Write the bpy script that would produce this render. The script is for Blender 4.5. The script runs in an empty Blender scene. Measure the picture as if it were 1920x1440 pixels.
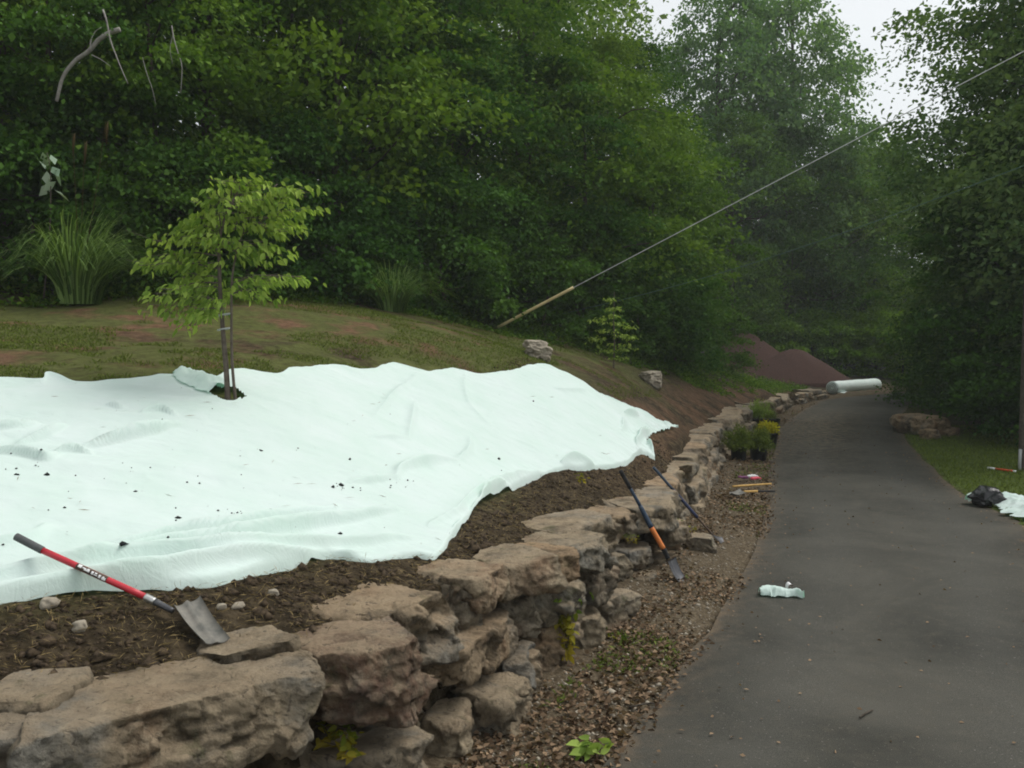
import bpy, math, random
import numpy as np
from mathutils import Vector, Matrix

C = bpy.context.scene.collection
SC = bpy.context.scene
# ------------------------------------------------------------------ camera
F = 1700.0; H = 2.3; PITCH = math.radians(2.7)
cam_d = bpy.data.cameras.new('camera'); cam = bpy.data.objects.new('camera', cam_d); C.objects.link(cam)
cam.location = (0, 0, H); cam.rotation_euler = (math.radians(90) - PITCH, 0, 0)
cam_d.sensor_width = 36; cam_d.lens = 36 * F / 1920; cam_d.clip_start = .05; cam_d.clip_end = 900
SC.camera = cam
# ------------------------------------------------------------------ light
SUN_EL, SUN_AZ = math.radians(55), math.radians(68)
w = bpy.data.worlds.new('World'); SC.world = w; w.use_nodes = True
nt = w.node_tree; nt.nodes.clear()
wo = nt.nodes.new('ShaderNodeOutputWorld'); bg = nt.nodes.new('ShaderNodeBackground')
sky = nt.nodes.new('ShaderNodeTexSky'); sky.sky_type = 'NISHITA'; sky.sun_disc = False
sky.sun_elevation = SUN_EL; sky.sun_rotation = SUN_AZ; sky.air_density = 1.0; sky.dust_density = 4.0
hs = nt.nodes.new('ShaderNodeHueSaturation'); hs.inputs['Saturation'].default_value = .22
mx = nt.nodes.new('ShaderNodeMixRGB'); mx.inputs[0].default_value = .55
mx.inputs[2].default_value = (8.0, 8.35, 8.5, 1)          # the even cloud layer of an overcast day
nt.links.new(sky.outputs[0], hs.inputs['Color']); nt.links.new(hs.outputs[0], mx.inputs[1])
nt.links.new(mx.outputs[0], bg.inputs[0]); nt.links.new(bg.outputs[0], wo.inputs[0])
bg.inputs[1].default_value = .105
sd = bpy.data.lights.new('sun', 'SUN'); sun = bpy.data.objects.new('sun', sd); C.objects.link(sun)
sd.energy = 1.8; sd.angle = math.radians(28); sd.color = (1, .97, .92)
sun.rotation_euler = (math.radians(90) - SUN_EL, 0, math.radians(180) - SUN_AZ)
SC.view_settings.view_transform = 'Standard'; SC.view_settings.look = 'None'
SC.view_settings.exposure = 0.42; SC.view_settings.gamma = 1
SC.render.engine = 'CYCLES'
cy = SC.cycles; cy.max_bounces = 6; cy.diffuse_bounces = 3; cy.glossy_bounces = 2; cy.transmission_bounces = 4
cy.volume_bounces = 1; cy.transparent_max_bounces = 6; cy.use_denoising = True; cy.filter_width = 1.9
cy.sample_clamp_indirect = 4

# ------------------------------------------------------------------ helpers
CP, SP = math.cos(PITCH), math.sin(PITCH)
def ray(px, py):
    v = (720 - py) / F
    d = np.array([(px - 960) / F, CP + SP * v, -SP + CP * v])
    return d / d[1]
def P(px, py, d):
    return np.array([0, 0, H]) + ray(px, py) * d
def PZ(px, py, z=0.0):
    r = ray(px, py); return np.array([0, 0, H]) + r * ((z - H) / r[2])

def _h(i, s):
    i = (i.astype(np.int64) * 374761393 + s * 668265263) & 0x7fffffff
    i = ((i ^ (i >> 13)) * 1274126177) & 0x7fffffff
    return ((i ^ (i >> 16)) & 0xffff) / 65535.0
def vn(p, s=0):
    """value noise in 3-D, -1..1"""
    p = np.asarray(p, float); f0 = np.floor(p); f = p - f0; f = f * f * (3 - 2 * f); i = f0.astype(np.int64)
    out = 0
    for a in (0, 1):
        for b in (0, 1):
            for c in (0, 1):
                k = (i[:, 0] + a) * 73856093 ^ (i[:, 1] + b) * 19349663 ^ (i[:, 2] + c) * 83492791
                wgt = (f[:, 0] if a else 1 - f[:, 0]) * (f[:, 1] if b else 1 - f[:, 1]) * (f[:, 2] if c else 1 - f[:, 2])
                out = out + wgt * _h(k, s)
    return out * 2 - 1
def fbm(p, s=0, o=4, g=.5):
    p = np.asarray(p, float); t = 0; a = 1; n = 0
    for k in range(o):
        t = t + a * vn(p * (2 ** k) + 17.3 * k, s + k); n += a; a *= g
    return t / n
def fb2(x, y, s=0, o=4, g=.5):
    return fbm(np.stack([x, y, np.zeros_like(x)], 1), s, o, g)

def mesh(name, V, Fs, mat=None, smooth=False, attr=None):
    """V (n,3); Fs a list of (m,k) index arrays; attr {name: per-vertex float}"""
    if not isinstance(Fs, (list, tuple)): Fs = [Fs]
    Fs = [np.asarray(f, np.int32) for f in Fs if len(f)]
    me = bpy.data.meshes.new(name)
    V = np.asarray(V, np.float32)
    li = np.concatenate([f.ravel() for f in Fs]); tot = np.concatenate([np.full(len(f), f.shape[1], np.int32) for f in Fs])
    st = np.concatenate([[0], np.cumsum(tot)[:-1]]).astype(np.int32)
    me.vertices.add(len(V)); me.vertices.foreach_set('co', V.ravel())
    me.loops.add(len(li)); me.loops.foreach_set('vertex_index', li)
    me.polygons.add(len(tot)); me.polygons.foreach_set('loop_start', st)
    me.polygons.foreach_set('loop_total', tot)
    if smooth: me.polygons.foreach_set('use_smooth', np.ones(len(tot), bool))
    for k, a in (attr or {}).items():
        at = me.attributes.new(k, 'FLOAT', 'POINT'); at.data.foreach_set('value', np.asarray(a, np.float32))
    me.update(calc_edges=True)
    if mat: me.materials.append(mat)
    return me
def link(name, me, parent=None, loc=None, rz=0):
    o = bpy.data.objects.new(name, me); C.objects.link(o)
    if loc is not None: o.location = [float(v) for v in loc]
    if rz: o.rotation_euler[2] = rz
    if parent: o.parent = parent
    return o
def tag(o, label=None, cat=None, group=None, kind=None):
    if label: o['label'] = label
    if cat: o['category'] = cat
    if group: o['group'] = group
    if kind: o['kind'] = kind
    return o
def thing(name, loc, label, cat, group=None, rz=0):
    return tag(link(name, None, None, loc, rz), label, cat, group)
class MB:
    """collects numpy pieces into one mesh"""
    def __init__(s): s.V = []; s.F = {}; s.n = 0; s.A = []
    def add(s, V, *Fs, a=0.0):
        V = np.asarray(V, float)
        for f in Fs:
            f = np.asarray(f)
            if len(f): s.F.setdefault(f.shape[1], []).append(f + s.n)
        s.V.append(V); s.n += len(V)
        s.A.append(np.full(len(V), a) if np.isscalar(a) else a)
        return s
    def get(s): return np.concatenate(s.V), [np.concatenate(v) for v in s.F.values()], np.concatenate(s.A)
    def build(s, name, mat, parent=None, loc=None, smooth=False, origin=None):
        V, Fs, A = s.get()
        if origin is not None: V = V - np.asarray(origin, float); loc = origin if loc is None else loc
        return link(name, mesh(name, V, Fs, mat, smooth, {'tint': A}), parent, loc)
def tube(pts, rad, n=8, caps=True, ell=1.0):
    pts = np.asarray(pts, float); m = len(pts); rad = np.broadcast_to(rad, m).astype(float)
    t = np.gradient(pts, axis=0); t /= np.linalg.norm(t, axis=1)[:, None] + 1e-9
    up = np.array([0, 0, 1.]) if abs(t[:, 2]).mean() < .8 else np.array([1., 0, 0])
    s = np.cross(t, up); s /= np.linalg.norm(s, axis=1)[:, None] + 1e-9; u = np.cross(s, t)
    an = np.arange(n) / n * 2 * math.pi
    V = (pts[:, None] + rad[:, None, None] * (np.cos(an)[None, :, None] * s[:, None] + ell * np.sin(an)[None, :, None] * u[:, None])).reshape(-1, 3)
    i = np.arange(m - 1)[:, None] * n; j = np.arange(n)[None]; k = (j + 1) % n
    Q = np.stack([i + j, i + k, i + n + k, i + n + j], -1).reshape(-1, 4)
    if not caps: return V, Q
    V = np.concatenate([V, pts[:1], pts[-1:]]); a, b = m * n, m * n + 1; jj = np.arange(n); kk = (jj + 1) % n
    T = np.concatenate([np.stack([kk, jj, np.full(n, a)], 1), np.stack([jj + (m - 1) * n, kk + (m - 1) * n, np.full(n, b)], 1)])
    return V, Q, T
def smooth_line(pts, n):
    pts = np.asarray(pts, float); m = len(pts)
    q = np.vstack([2 * pts[0] - pts[1], pts, 2 * pts[-1] - pts[-2]])
    L = np.concatenate([[0], np.cumsum(np.linalg.norm(np.diff(pts, axis=0), axis=1))]); T = np.interp(np.linspace(0, L[-1], n), L, np.arange(m))
    i = np.clip(T.astype(int), 0, m - 2); f = (T - i)[:, None]
    a, b, c, d = q[i], q[i + 1], q[i + 2], q[i + 3]
    return .5 * (2 * b + (c - a) * f + (2 * a - 5 * b + 4 * c - d) * f ** 2 + (3 * b - a - 3 * c + d) * f ** 3)
def gridfaces(nu, nv, off=0):
    i = np.arange(nu - 1)[:, None] * nv; j = np.arange(nv - 1)[None]
    return np.stack([i + j, i + nv + j, i + nv + j + 1, i + j + 1], -1).reshape(-1, 4) + off
def unit(v): return v / (np.linalg.norm(v, axis=-1, keepdims=True) + 1e-9)

# ------------------------------------------------------------------ materials
def srgb(r, g, b):
    f = lambda c: ((c / 255 + .055) / 1.055) ** 2.4 if c > 10 else c / 255 / 12.92
    return (f(r), f(g), f(b), 1)
class Mat:
    def __init__(s, name, rough=.8, spec=.3):
        s.m = bpy.data.materials.new(name); s.m.use_nodes = True; s.t = s.m.node_tree; s.b = s.t.nodes['Principled BSDF']
        s.b.inputs['Roughness'].default_value = rough; s.b.inputs['Specular IOR Level'].default_value = spec
        s._co = None
    def n(s, kind, **k):
        x = s.t.nodes.new(kind)
        for a, v in k.items():
            if a.startswith('i_'):
                key = a[2:]; x.inputs[int(key) if key.isdigit() else key].default_value = v
            else: setattr(x, a, v)
        return x
    def l(s, a, b): s.t.links.new(a, b)
    def co(s, rnd=True):
        if s._co is None:
            tc = s.n('ShaderNodeTexCoord')
            if rnd:
                oi = s.n('ShaderNodeObjectInfo'); mu = s.n('ShaderNodeMath', operation='MULTIPLY', i_1=57.0); s.l(oi.outputs['Random'], mu.inputs[0])
                va = s.n('ShaderNodeVectorMath', operation='ADD'); s.l(tc.outputs['Object'], va.inputs[0]); s.l(mu.outputs[0], va.inputs[1]); s._co = va.outputs[0]
            else: s._co = tc.outputs['Object']
        return s._co
    def noise(s, scale, detail=6, rough=.6, co=None, dist=0):
        x = s.n('ShaderNodeTexNoise'); x.inputs['Scale'].default_value = scale; x.inputs['Detail'].default_value = detail
        x.inputs['Roughness'].default_value = rough; x.inputs['Distortion'].default_value = dist
        s.l(co or s.co(), x.inputs['Vector']); return x.outputs[0]
    def ramp(s, fac, stops):
        x = s.n('ShaderNodeValToRGB'); e = x.color_ramp.elements
        while len(e) < len(stops): e.new(.5)
        for k, (p, c) in enumerate(stops): e[k].position = p; e[k].color = c if len(c) == 4 else (*c, 1)
        s.l(fac, x.inputs[0]); return x.outputs[0]
    def mask(s, fac, a, b):
        x = s.n('ShaderNodeMapRange'); x.inputs[1].default_value = a; x.inputs[2].default_value = b; s.l(fac, x.inputs[0]); return x.outputs[0]
    def mix(s, fac, a, b, mode='MIX'):
        x = s.n('ShaderNodeMixRGB', blend_type=mode)
        for i, v in enumerate((fac, a, b)):
            if isinstance(v, (int, float)): x.inputs[i].default_value = v
            elif isinstance(v, tuple): x.inputs[i].default_value = v if len(v) == 4 else (*v, 1)
            else: s.l(v, x.inputs[i])
        return x.outputs[0]
    def math(s, op, a, b):
        x = s.n('ShaderNodeMath', operation=op)
        for i, v in enumerate((a, b)):
            if isinstance(v, (int, float)): x.inputs[i].default_value = v
            else: s.l(v, x.inputs[i])
        return x.outputs[0]
    def attr(s, name): x = s.n('ShaderNodeAttribute', attribute_name=name); return x.outputs['Fac']
    def color(s, c):
        if isinstance(c, tuple): s.b.inputs['Base Color'].default_value = c if len(c) == 4 else (*c, 1)
        else: s.l(c, s.b.inputs['Base Color'])
        return s
    def bump(s, hgt, strength=.5, dist=.02, prev=None):
        x = s.n('ShaderNodeBump'); x.inputs['Strength'].default_value = strength; x.inputs['Distance'].default_value = dist
        s.l(hgt, x.inputs['Height'])
        if prev: s.l(prev, x.inputs['Normal'])
        s.l(x.outputs[0], s.b.inputs['Normal']); return x.outputs[0]
M = {}
def simple(key, c1, c2, scale=8, rough=.7, spec=.3, bump=0, metal=0):
    m = Mat(key, rough, spec); f = m.noise(scale); m.color(m.ramp(f, [(.3, c1), (.7, c2)]))
    if bump: m.bump(m.noise(scale * 4), .6, bump)
    m.b.inputs['Metallic'].default_value = metal
    M[key] = m.m; return m
# rock
m = Mat('limestone', .85, .25)
n1 = m.noise(3.5, 8, .65); n2 = m.noise(11, 8, .7); n3 = m.noise(1.6, 4, .5, dist=1.0); n4 = m.noise(38, 6, .7)
base = m.ramp(n1, [(.28, (.10, .080, .055)), (.42, (.23, .188, .132)), (.55, (.345, .285, .202)), (.72, (.48, .40, .285))])
base = m.mix(m.mask(n3, .50, .66), base, m.ramp(n2, [(.3, (.17, .168, .15)), (.7, (.34, .325, .285))]))
base = m.mix(m.math('MULTIPLY', m.mask(n3, .42, .32), .55), base, m.ramp(n2, [(.35, (.17, .085, .045)), (.7, (.33, .19, .11))]))
base = m.mix(m.math('MULTIPLY', m.attr('rust'), m.mask(n2, .3, .6)), base, m.ramp(n1, [(.35, (.11, .06, .045)), (.6, (.21, .115, .075))]))
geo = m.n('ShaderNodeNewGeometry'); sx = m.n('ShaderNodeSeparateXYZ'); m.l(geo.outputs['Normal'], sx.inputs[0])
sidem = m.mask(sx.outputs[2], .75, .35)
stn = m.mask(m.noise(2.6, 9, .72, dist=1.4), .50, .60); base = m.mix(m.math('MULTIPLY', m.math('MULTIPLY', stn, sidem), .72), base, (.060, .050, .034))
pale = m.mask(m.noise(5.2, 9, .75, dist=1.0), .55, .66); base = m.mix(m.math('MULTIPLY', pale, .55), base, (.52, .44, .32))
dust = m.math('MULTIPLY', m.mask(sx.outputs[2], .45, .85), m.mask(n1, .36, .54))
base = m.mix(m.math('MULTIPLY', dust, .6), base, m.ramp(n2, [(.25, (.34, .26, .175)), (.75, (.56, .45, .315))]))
oi = m.n('ShaderNodeObjectInfo'); tint = m.ramp(oi.outputs['Random'], [(0, (.72, .74, .76)), (.35, (1.0, .96, .9)), (.7, (.85, .84, .8)), (1, (1.05, .9, .76))])
base = m.mix(1.0, base, tint, 'MULTIPLY')
mark = m.mask(n4, .60, .70); base = m.mix(m.math('MULTIPLY', mark, .5), base, (.05, .04, .03))
lich = m.mask(m.noise(6.5, 5, .6, dist=.6), .62, .70); base = m.mix(m.math('MULTIPLY', lich, .5), base, (.10, .105, .045))
pits = m.mask(m.noise(19, 6, .75, dist=.8), .44, .34); base = m.mix(m.math('MULTIPLY', pits, .8), base, (.055, .045, .035))
m.color(base); b1 = m.bump(n2, 1.0, .07); b1 = m.bump(m.noise(19, 6, .75, dist=.8), .8, .03, b1); m.bump(n4, .9, .018, b1); M['rock'] = m.m
# field boulder and ground pebble
simple('pale_stone', (.18, .155, .12), (.38, .335, .26), 9, .85, .2, .01)
# ground with zones: clay, grass, woods floor, dry leaf strip, all by vertex masks
m = Mat('earth', .95, .1); co = m.co(False)
a1 = m.noise(1.3, 6, .6); a2 = m.noise(9, 8, .7); a3 = m.noise(45, 6, .7)
soil = m.ramp(a2, [(.32, (.012, .009, .005)), (.48, (.038, .028, .016)), (.62, (.085, .064, .038)), (.75, (.14, .105, .065))])
clay = m.ramp(a2, [(.3, (.085, .048, .028)), (.7, (.20, .115, .068))])
grass = m.ramp(a2, [(.28, (.05, .045, .018)), (.5, (.085, .095, .028)), (.75, (.13, .145, .045))])
wood = m.ramp(a2, [(.3, (.010, .012, .006)), (.7, (.035, .032, .018))])
strip = m.ramp(m.noise(26, 6, .75), [(.3, (.028, .020, .012)), (.46, (.080, .060, .037)), (.6, (.145, .115, .075)), (.8, (.28, .24, .18))])
c = m.mix(m.math('MULTIPLY', m.attr('clay'), m.mask(a1, .38, .58)), soil, clay)
c = m.mix(m.math('MULTIPLY', m.attr('grass'), m.mask(a1, .60, .48)), c, grass)
c = m.mix(m.attr('strip'), c, strip); c = m.mix(m.attr('lawn'), c, m.ramp(a2, [(.3, (.045, .065, .014)), (.7, (.12, .165, .035))]))
c = m.mix(m.attr('woods'), c, wood)
m.color(c); b1 = m.bump(a2, .8, .05); m.bump(a3, .7, .02, b1); M['earth'] = m.m
# asphalt
m = Mat('asphalt', .93, .22); m.co(False)
a1 = m.noise(.55, 5, .6, dist=.8); a2 = m.noise(160, 3, .7); a3 = m.noise(7, 6, .7)
c = m.ramp(a1, [(.3, (.031, .031, .026)), (.5, (.050, .049, .041)), (.7, (.078, .075, .063))])
c = m.mix(m.math('MULTIPLY', m.mask(a3, .5, .75), .5), c, (.085, .076, .058))
c = m.mix(m.math('MULTIPLY', m.attr('edge'), m.mask(a3, .35, .6)), c, (.12, .09, .06))
c = m.mix(m.math('MULTIPLY', m.attr('track'), .4), c, (.075, .074, .065))
c = m.mix(m.math('MULTIPLY', m.attr('dusty'), m.mask(a3, .4, .62)), c, (.20, .165, .115))
c = m.mix(.55, c, m.ramp(a2, [(.3, (.2, .2, .2)), (.7, (1.8, 1.75, 1.65))]), 'MULTIPLY')
c = m.mix(m.mask(m.noise(60, 2, .5), .68, .74), c, (.16, .15, .13)); m.color(c); m.bump(a2, .7, .008); M['asphalt'] = m.m
# geotextile
m = Mat('geotextile', .9, .15)
a1 = m.noise(2.2, 5, .6); a2 = m.noise(60, 4, .7)
c = m.ramp(a1, [(.3, (.63, .765, .705)), (.7, (.70, .80, .77))])
c = m.mix(m.math('MULTIPLY', m.mask(m.noise(24, 6, .75), .66, .74), .55), c, (.25, .2, .13))
m.color(c); b1 = m.bump(a2, .35, .004)
mp = m.n('ShaderNodeMapping'); mp.inputs['Rotation'].default_value = (0, 0, .45); mp.inputs['Scale'].default_value = (.8, 3.0, 1); m.l(m.co(), mp.inputs[0])
w1 = m.noise(3.2, 5, .6, mp.outputs[0], 1.2); w1 = m.math('ABSOLUTE', m.math('SUBTRACT', w1, .5), 0)
w2_ = m.noise(7, 4, .6, dist=1.5); w2_ = m.math('ABSOLUTE', m.math('SUBTRACT', w2_, .5), 0)
b1 = b1 = m.bump(m.mask(w1, .0, .10), .13, .012, b1); m.bump(m.mask(w2_, .0, .08), .05, .010, b1)
tr = m.n('ShaderNodeBsdfTranslucent'); tr.inputs[0].default_value = (.38, .85, .58, 1)
ms = m.n('ShaderNodeMixShader'); ms.inputs[0].default_value = .22
m.l(m.b.outputs[0], ms.inputs[1]); m.l(tr.outputs[0], ms.inputs[2]); m.l(ms.outputs[0], m.t.nodes['Material Output'].inputs[0]); M['cloth'] = m.m
def leafmat(key, dark, light, trans=.3, rough=.75, spec=.07, vary=.35):
    m = Mat(key, rough, spec)
    c = m.ramp(m.attr('tint'), [(0, dark), (1, light)])
    oi = m.n('ShaderNodeObjectInfo'); c = m.mix(vary, c, m.ramp(oi.outputs['Random'], [(0, (.6, .85, .9)), (.5, (1, 1, 1)), (1, (1.45, 1.15, .75))]), 'MULTIPLY')
    m.color(c); tr = m.n('ShaderNodeBsdfTranslucent'); m.l(m.mix(1.0, c, (1.25, 1.35, .6), 'MULTIPLY'), tr.inputs[0])
    ms = m.n('ShaderNodeMixShader'); ms.inputs[0].default_value = trans
    m.l(m.b.outputs[0], ms.inputs[1]); m.l(tr.outputs[0], ms.inputs[2]); m.l(ms.outputs[0], m.t.nodes['Material Output'].inputs[0]); M[key] = m.m
leafmat('leaf_dark', (.022, .062, .012), (.085, .17, .028))
leafmat('leaf_mid', (.035, .09, .012), (.14, .23, .032))
leafmat('leaf_bright', (.07, .14, .02), (.23, .36, .045), .35)
leafmat('leaf_far', (.06, .125, .05), (.18, .27, .10), .4)  # paler leaf colour, with milky lens glare put into it
leafmat('leaf_sapling', (.12, .20, .035), (.34, .44, .10), .35, vary=0)
leafmat('leaf_pale', (.22, .32, .22), (.45, .55, .42), .2, vary=0)
leafmat('leaf_needle', (.05, .085, .012), (.17, .21, .035), .2, vary=0)
leafmat('leaf_yellow', (.30, .30, .02), (.55, .48, .03), .25, vary=0)
leafmat('leaf_weed', (.08, .13, .015), (.33, .26, .03), .3, vary=0)
leafmat('blade', (.05, .10, .02), (.26, .38, .12), .3, vary=0)
leafmat('lawn', (.06, .085, .014), (.18, .23, .05), .25, vary=0)
leafmat('litter', (.04, .024, .014), (.29, .20, .125), .1, vary=0)
leafmat('straw', (.06, .045, .018), (.38, .28, .13), .1, vary=0)
simple('roll_cloth', (.72, .84, .79), (.82, .90, .87), 6, .7, .2, .01)
simple('bark', (.03, .024, .018), (.10, .085, .068), 14, .9, .1, .02)
simple('young_bark', (.07, .055, .045), (.15, .125, .10), 20, .85, .15, .004)
simple('dead_wood', (.18, .17, .155), (.36, .34, .31), 15, .85, .1, .004)
simple('mulch', (.035, .021, .018), (.11, .062, .052), 30, .95, .1, .05)
simple('black_plastic', (.006, .006, .007), (.014, .014, .016), 8, .4, .4)
simple('black_bag', (.004, .004, .005), (.010, .010, .012), 8, .25, .5, .01)
simple('grip_grey', (.075, .08, .08), (.11, .115, .115), 12, .8, .2, .001)
simple('red_fibre', (.42, .018, .03), (.50, .03, .045), 5, .4, .45)
simple('blue_fibre', (.012, .028, .055), (.025, .05, .085), 7, .5, .4)
simple('navy_fibre', (.010, .016, .05), (.02, .03, .085), 7, .5, .4)
simple('grip_black', (.012, .012, .013), (.03, .03, .03), 12, .8, .2)
simple('orange_sleeve', (.50, .14, .03), (.62, .20, .05), 9, .6, .3)
simple('yellow_wood', (.42, .24, .06), (.60, .38, .12), 12, .6, .3)
simple('bright_steel', (.45, .45, .43), (.62, .62, .60), 14, .35, .5, 0, .8)
simple('dark_steel', (.055, .055, .06), (.10, .10, .105), 14, .45, .5, 0, .6)
simple('soiled_steel', (.10, .10, .09), (.22, .205, .175), 16, .7, .3, .002, .15)
simple('rusty_steel', (.05, .035, .028), (.13, .09, .065), 20, .75, .3, .002, .3)
simple('pole_wood', (.07, .06, .048), (.14, .12, .10), 16, .9, .1, .01)
simple('conduit', (.30, .31, .30), (.40, .41, .40), 8, .5, .3)
simple('white_paint', (.72, .73, .72), (.8, .8, .8), 8, .5, .3)
simple('red_paint', (.5, .06, .02), (.6, .10, .03), 8, .5, .3)
simple('pink_cloth', (.55, .07, .10), (.70, .12, .16), 8, .7, .2)
simple('violet_cloth', (.16, .05, .12), (.26, .10, .20), 8, .7, .2)
simple('guard_yellow', (.52, .42, .20), (.66, .55, .30), 8, .5, .3)
simple('steel_cable', (.42, .43, .42), (.58, .58, .56), 20, .45, .5, 0, .3)
simple('green_cable', (.07, .13, .10), (.10, .17, .13), 20, .6, .3)
simple('soil_crumb', (.008, .012, .014), (.03, .03, .028), 30, .9, .1)
simple('sapling_tie', (.32, .34, .33), (.45, .46, .45), 8, .6, .3)

# ------------------------------------------------------------------ terrain
LIP = np.array([(-9, -2.2), (-6, .2), (-3, 2.2), (-1.75, 3.12), (-.82, 3.95), (-.38, 4.5), (-.2, 5.1), (.0, 5.6), (.3, 6.0), (.6, 6.5),
    (.82, 7.1), (1.0, 8.1), (1.2, 8.6), (1.62, 9.2), (1.95, 10.3), (2.5, 12.4), (3.5, 15.9), (4.65, 19.3), (6.44, 23.8),
    (9.4, 30.8), (11.7, 34.9), (14, 38.6), (17, 41.8), (22, 44.0), (30, 45.5), (60, 48), (160, 52)])
TOPZ_Y = ([-3, 4.2, 5, 6, 6.6, 7.5, 8.6, 12, 20, 25, 31, 35, 38.6, 50], [.9, .9, .9, .86, .8, .72, .66, .62, .6, .52, .42, .36, .1, .05])
def topz(y): return np.interp(y, *TOPZ_Y)
def lip_u(x, y, L=LIP):
    """signed distance to the wall's upper edge, positive on the bank side"""
    x = np.asarray(x, float); y = np.asarray(y, float); best = np.full(x.shape, 1e9); sg = np.ones(x.shape)
    for (ax, ay), (bx, by) in zip(L[:-1], L[1:]):
        dx, dy = bx - ax, by - ay; t = np.clip(((x - ax) * dx + (y - ay) * dy) / (dx * dx + dy * dy), 0, 1)
        ex, ey = x - ax - t * dx, y - ay - t * dy; d = np.hypot(ex, ey); s = np.where(dx * ey - dy * ex > 0, 1, -1)
        u = d < best; best = np.where(u, d, best); sg = np.where(u, s, sg)
    return best * sg
ctl = [P(0, 1140, 4.1), P(-260, 1170, 3.7), P(28, 1003, 4.75), P(420, 1090, 4.65), P(620, 1050, 5.45), P(820, 1045, 5.75), P(850, 1000, 6.4),
    P(930, 930, 7.8), P(1040, 885, 9.3), P(1165, 872, 10.3), P(1225, 860, 11.4), P(1270, 806, 14.2), P(1110, 730, 12.3), P(1010, 688, 12.5),
    P(740, 690, 10.2), P(600, 690, 9.0), P(340, 710, 7.5), P(430, 745, 7.3), P(0, 715, 7.0), P(-250, 725, 6.6), P(-700, 730, 6.2),
    P(0, 560, 12), P(240, 550, 12.7), P(500, 555, 14.5), P(700, 570, 16.5), P(930, 620, 18.5), P(1100, 650, 20.5), P(1250, 692, 23), P(1400, 716, 30),
    P(1140, 692, 16.5), P(1008, 665, 16), P(1224, 715, 19.5), P(300, 640, 9.6), P(0, 640, 9), P(1500, 738, 36.5),
    (-15, 30, 8), (-25, 20, 9), (-8, 35, 6), (0, 42, 4), (-40, 40, 15), (-20, 60, 13), (0, 70, 6), (-60, 10, 14), (-12, 3, 3.2), (-12, 9, 4.2),
    (-20, -5, 3.5), (-80, 80, 28), (-60, 60, 22), (10, 55, 1.5), (30, 75, 2), (60, 70, 2), (100, 120, 6), (0, 120, 14), (-80, 0, 18), (8, 38, 1.0)]
for y, x in [(p[1], p[0]) for p in LIP[1:-1]]:
    dx = .35; ctl.append((x - .33, y + .14, float(topz(y)) - .03))
ctl = np.array(ctl, float)
def _phi(r2): return np.where(r2 > 1e-12, .5 * r2 * np.log(np.maximum(r2, 1e-12)), 0)
_n = len(ctl); _A = np.zeros((_n + 3, _n + 3))
_A[:_n, :_n] = _phi(((ctl[:, None, :2] - ctl[None, :, :2]) ** 2).sum(-1)) + np.eye(_n) * .4
_A[:_n, _n:] = np.c_[np.ones(_n), ctl[:, :2]]; _A[_n:, :_n] = _A[:_n, _n:].T
_wt = np.linalg.solve(_A, np.r_[ctl[:, 2], 0, 0, 0])
def bank(x, y):
    x = np.atleast_1d(np.asarray(x, float)); y = np.atleast_1d(np.asarray(y, float)); sh = x.shape; x = x.ravel(); y = y.ravel()
    out = np.empty(len(x))
    for a in range(0, len(x), 20000):
        xs, ys = x[a:a + 20000], y[a:a + 20000]
        r2 = (xs[:, None] - ctl[None, :, 0]) ** 2 + (ys[:, None] - ctl[None, :, 1]) ** 2
        out[a:a + 20000] = _phi(r2) @ _wt[:_n] + _wt[_n] + xs * _wt[_n + 1] + ys * _wt[_n + 2]
    return out.reshape(sh)
def height(x, y, rough=True):
    x = np.atleast_1d(np.asarray(x, float)); y = np.atleast_1d(np.asarray(y, float))
    u = lip_u(x, y); b = np.maximum(bank(x, y), 0.0)
    k = np.clip((u - .16) / .12, 0, 1); k = np.where(y > 36, np.clip(u / 1.5, 0, 1), k); k = k * k * (3 - 2 * k)
    flat = -.03 + 0 * x
    z = flat * (1 - k) + b * k
    if rough:
        near = np.clip(1.5 - np.abs(u) / 30, .3, 1)
        z = z + k * near * (.035 * fb2(x * 1.3, y * 1.3, 5, 5, .6) + .02 * fb2(x * 7, y * 7, 9, 3))
    return z
def hit(px, py, lift=0.0, dmin=2.5, dmax=60):
    r = ray(px, py); d = np.linspace(dmin, dmax, 1500); pts = np.array([0, 0, H]) + r * d[:, None]
    z = height(pts[:, 0], pts[:, 1], False) + lift
    i = np.argmax(pts[:, 2] < z); return pts[i]
def lines(*seg):
    out = [seg[0][0]]
    for a, b, s in seg:
        n = max(1, int(round((b - a) / s))); out += list(a + (b - a) * np.arange(1, n + 1) / n)
    return np.array(out)
# the road first: its edges in the plane
RL = [(-7.5, -9), (-4.6, -4), (-1.9, 0), (-.35, 3)] + [tuple(PZ(*q)[:2]) for q in ((1130, 1440), (1212, 1330), (1300, 1210), (1352, 1145), (1388, 1085), (1417, 1025),
     (1437, 960), (1441, 905), (1448, 860), (1464, 803), (1495, 776), (1524, 760), (1562, 748))] + [(17.3, 40.4), (21, 42.2), (27, 43.5), (60, 46), (120, 49)]
RR = [(-3.6, -10), (-1.0, -5), (1.5, 0), (3.2, 4), (5.0, 8)] + [tuple(PZ(*q)[:2]) for q in ((1922, 986), (1860, 955), (1800, 925), (1745, 874), (1706, 835), (1690, 803), (1692, 782), (1704, 764), (1722, 752))] + \
     [(18.6, 38.2), (23, 39.5), (30, 40.5), (60, 42.5), (120, 45)]
N_R = 260
def resample(pts, n):
    return smooth_line(np.array(pts, float), n)
rl = resample(RL, N_R); rr = resample(RR, N_R)
def road_u(x, y):
    """positive inside the road"""
    a = lip_u(x, y, rl[::3]); b = lip_u(x, y, rr[::3]); return np.minimum(-a, b)
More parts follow.
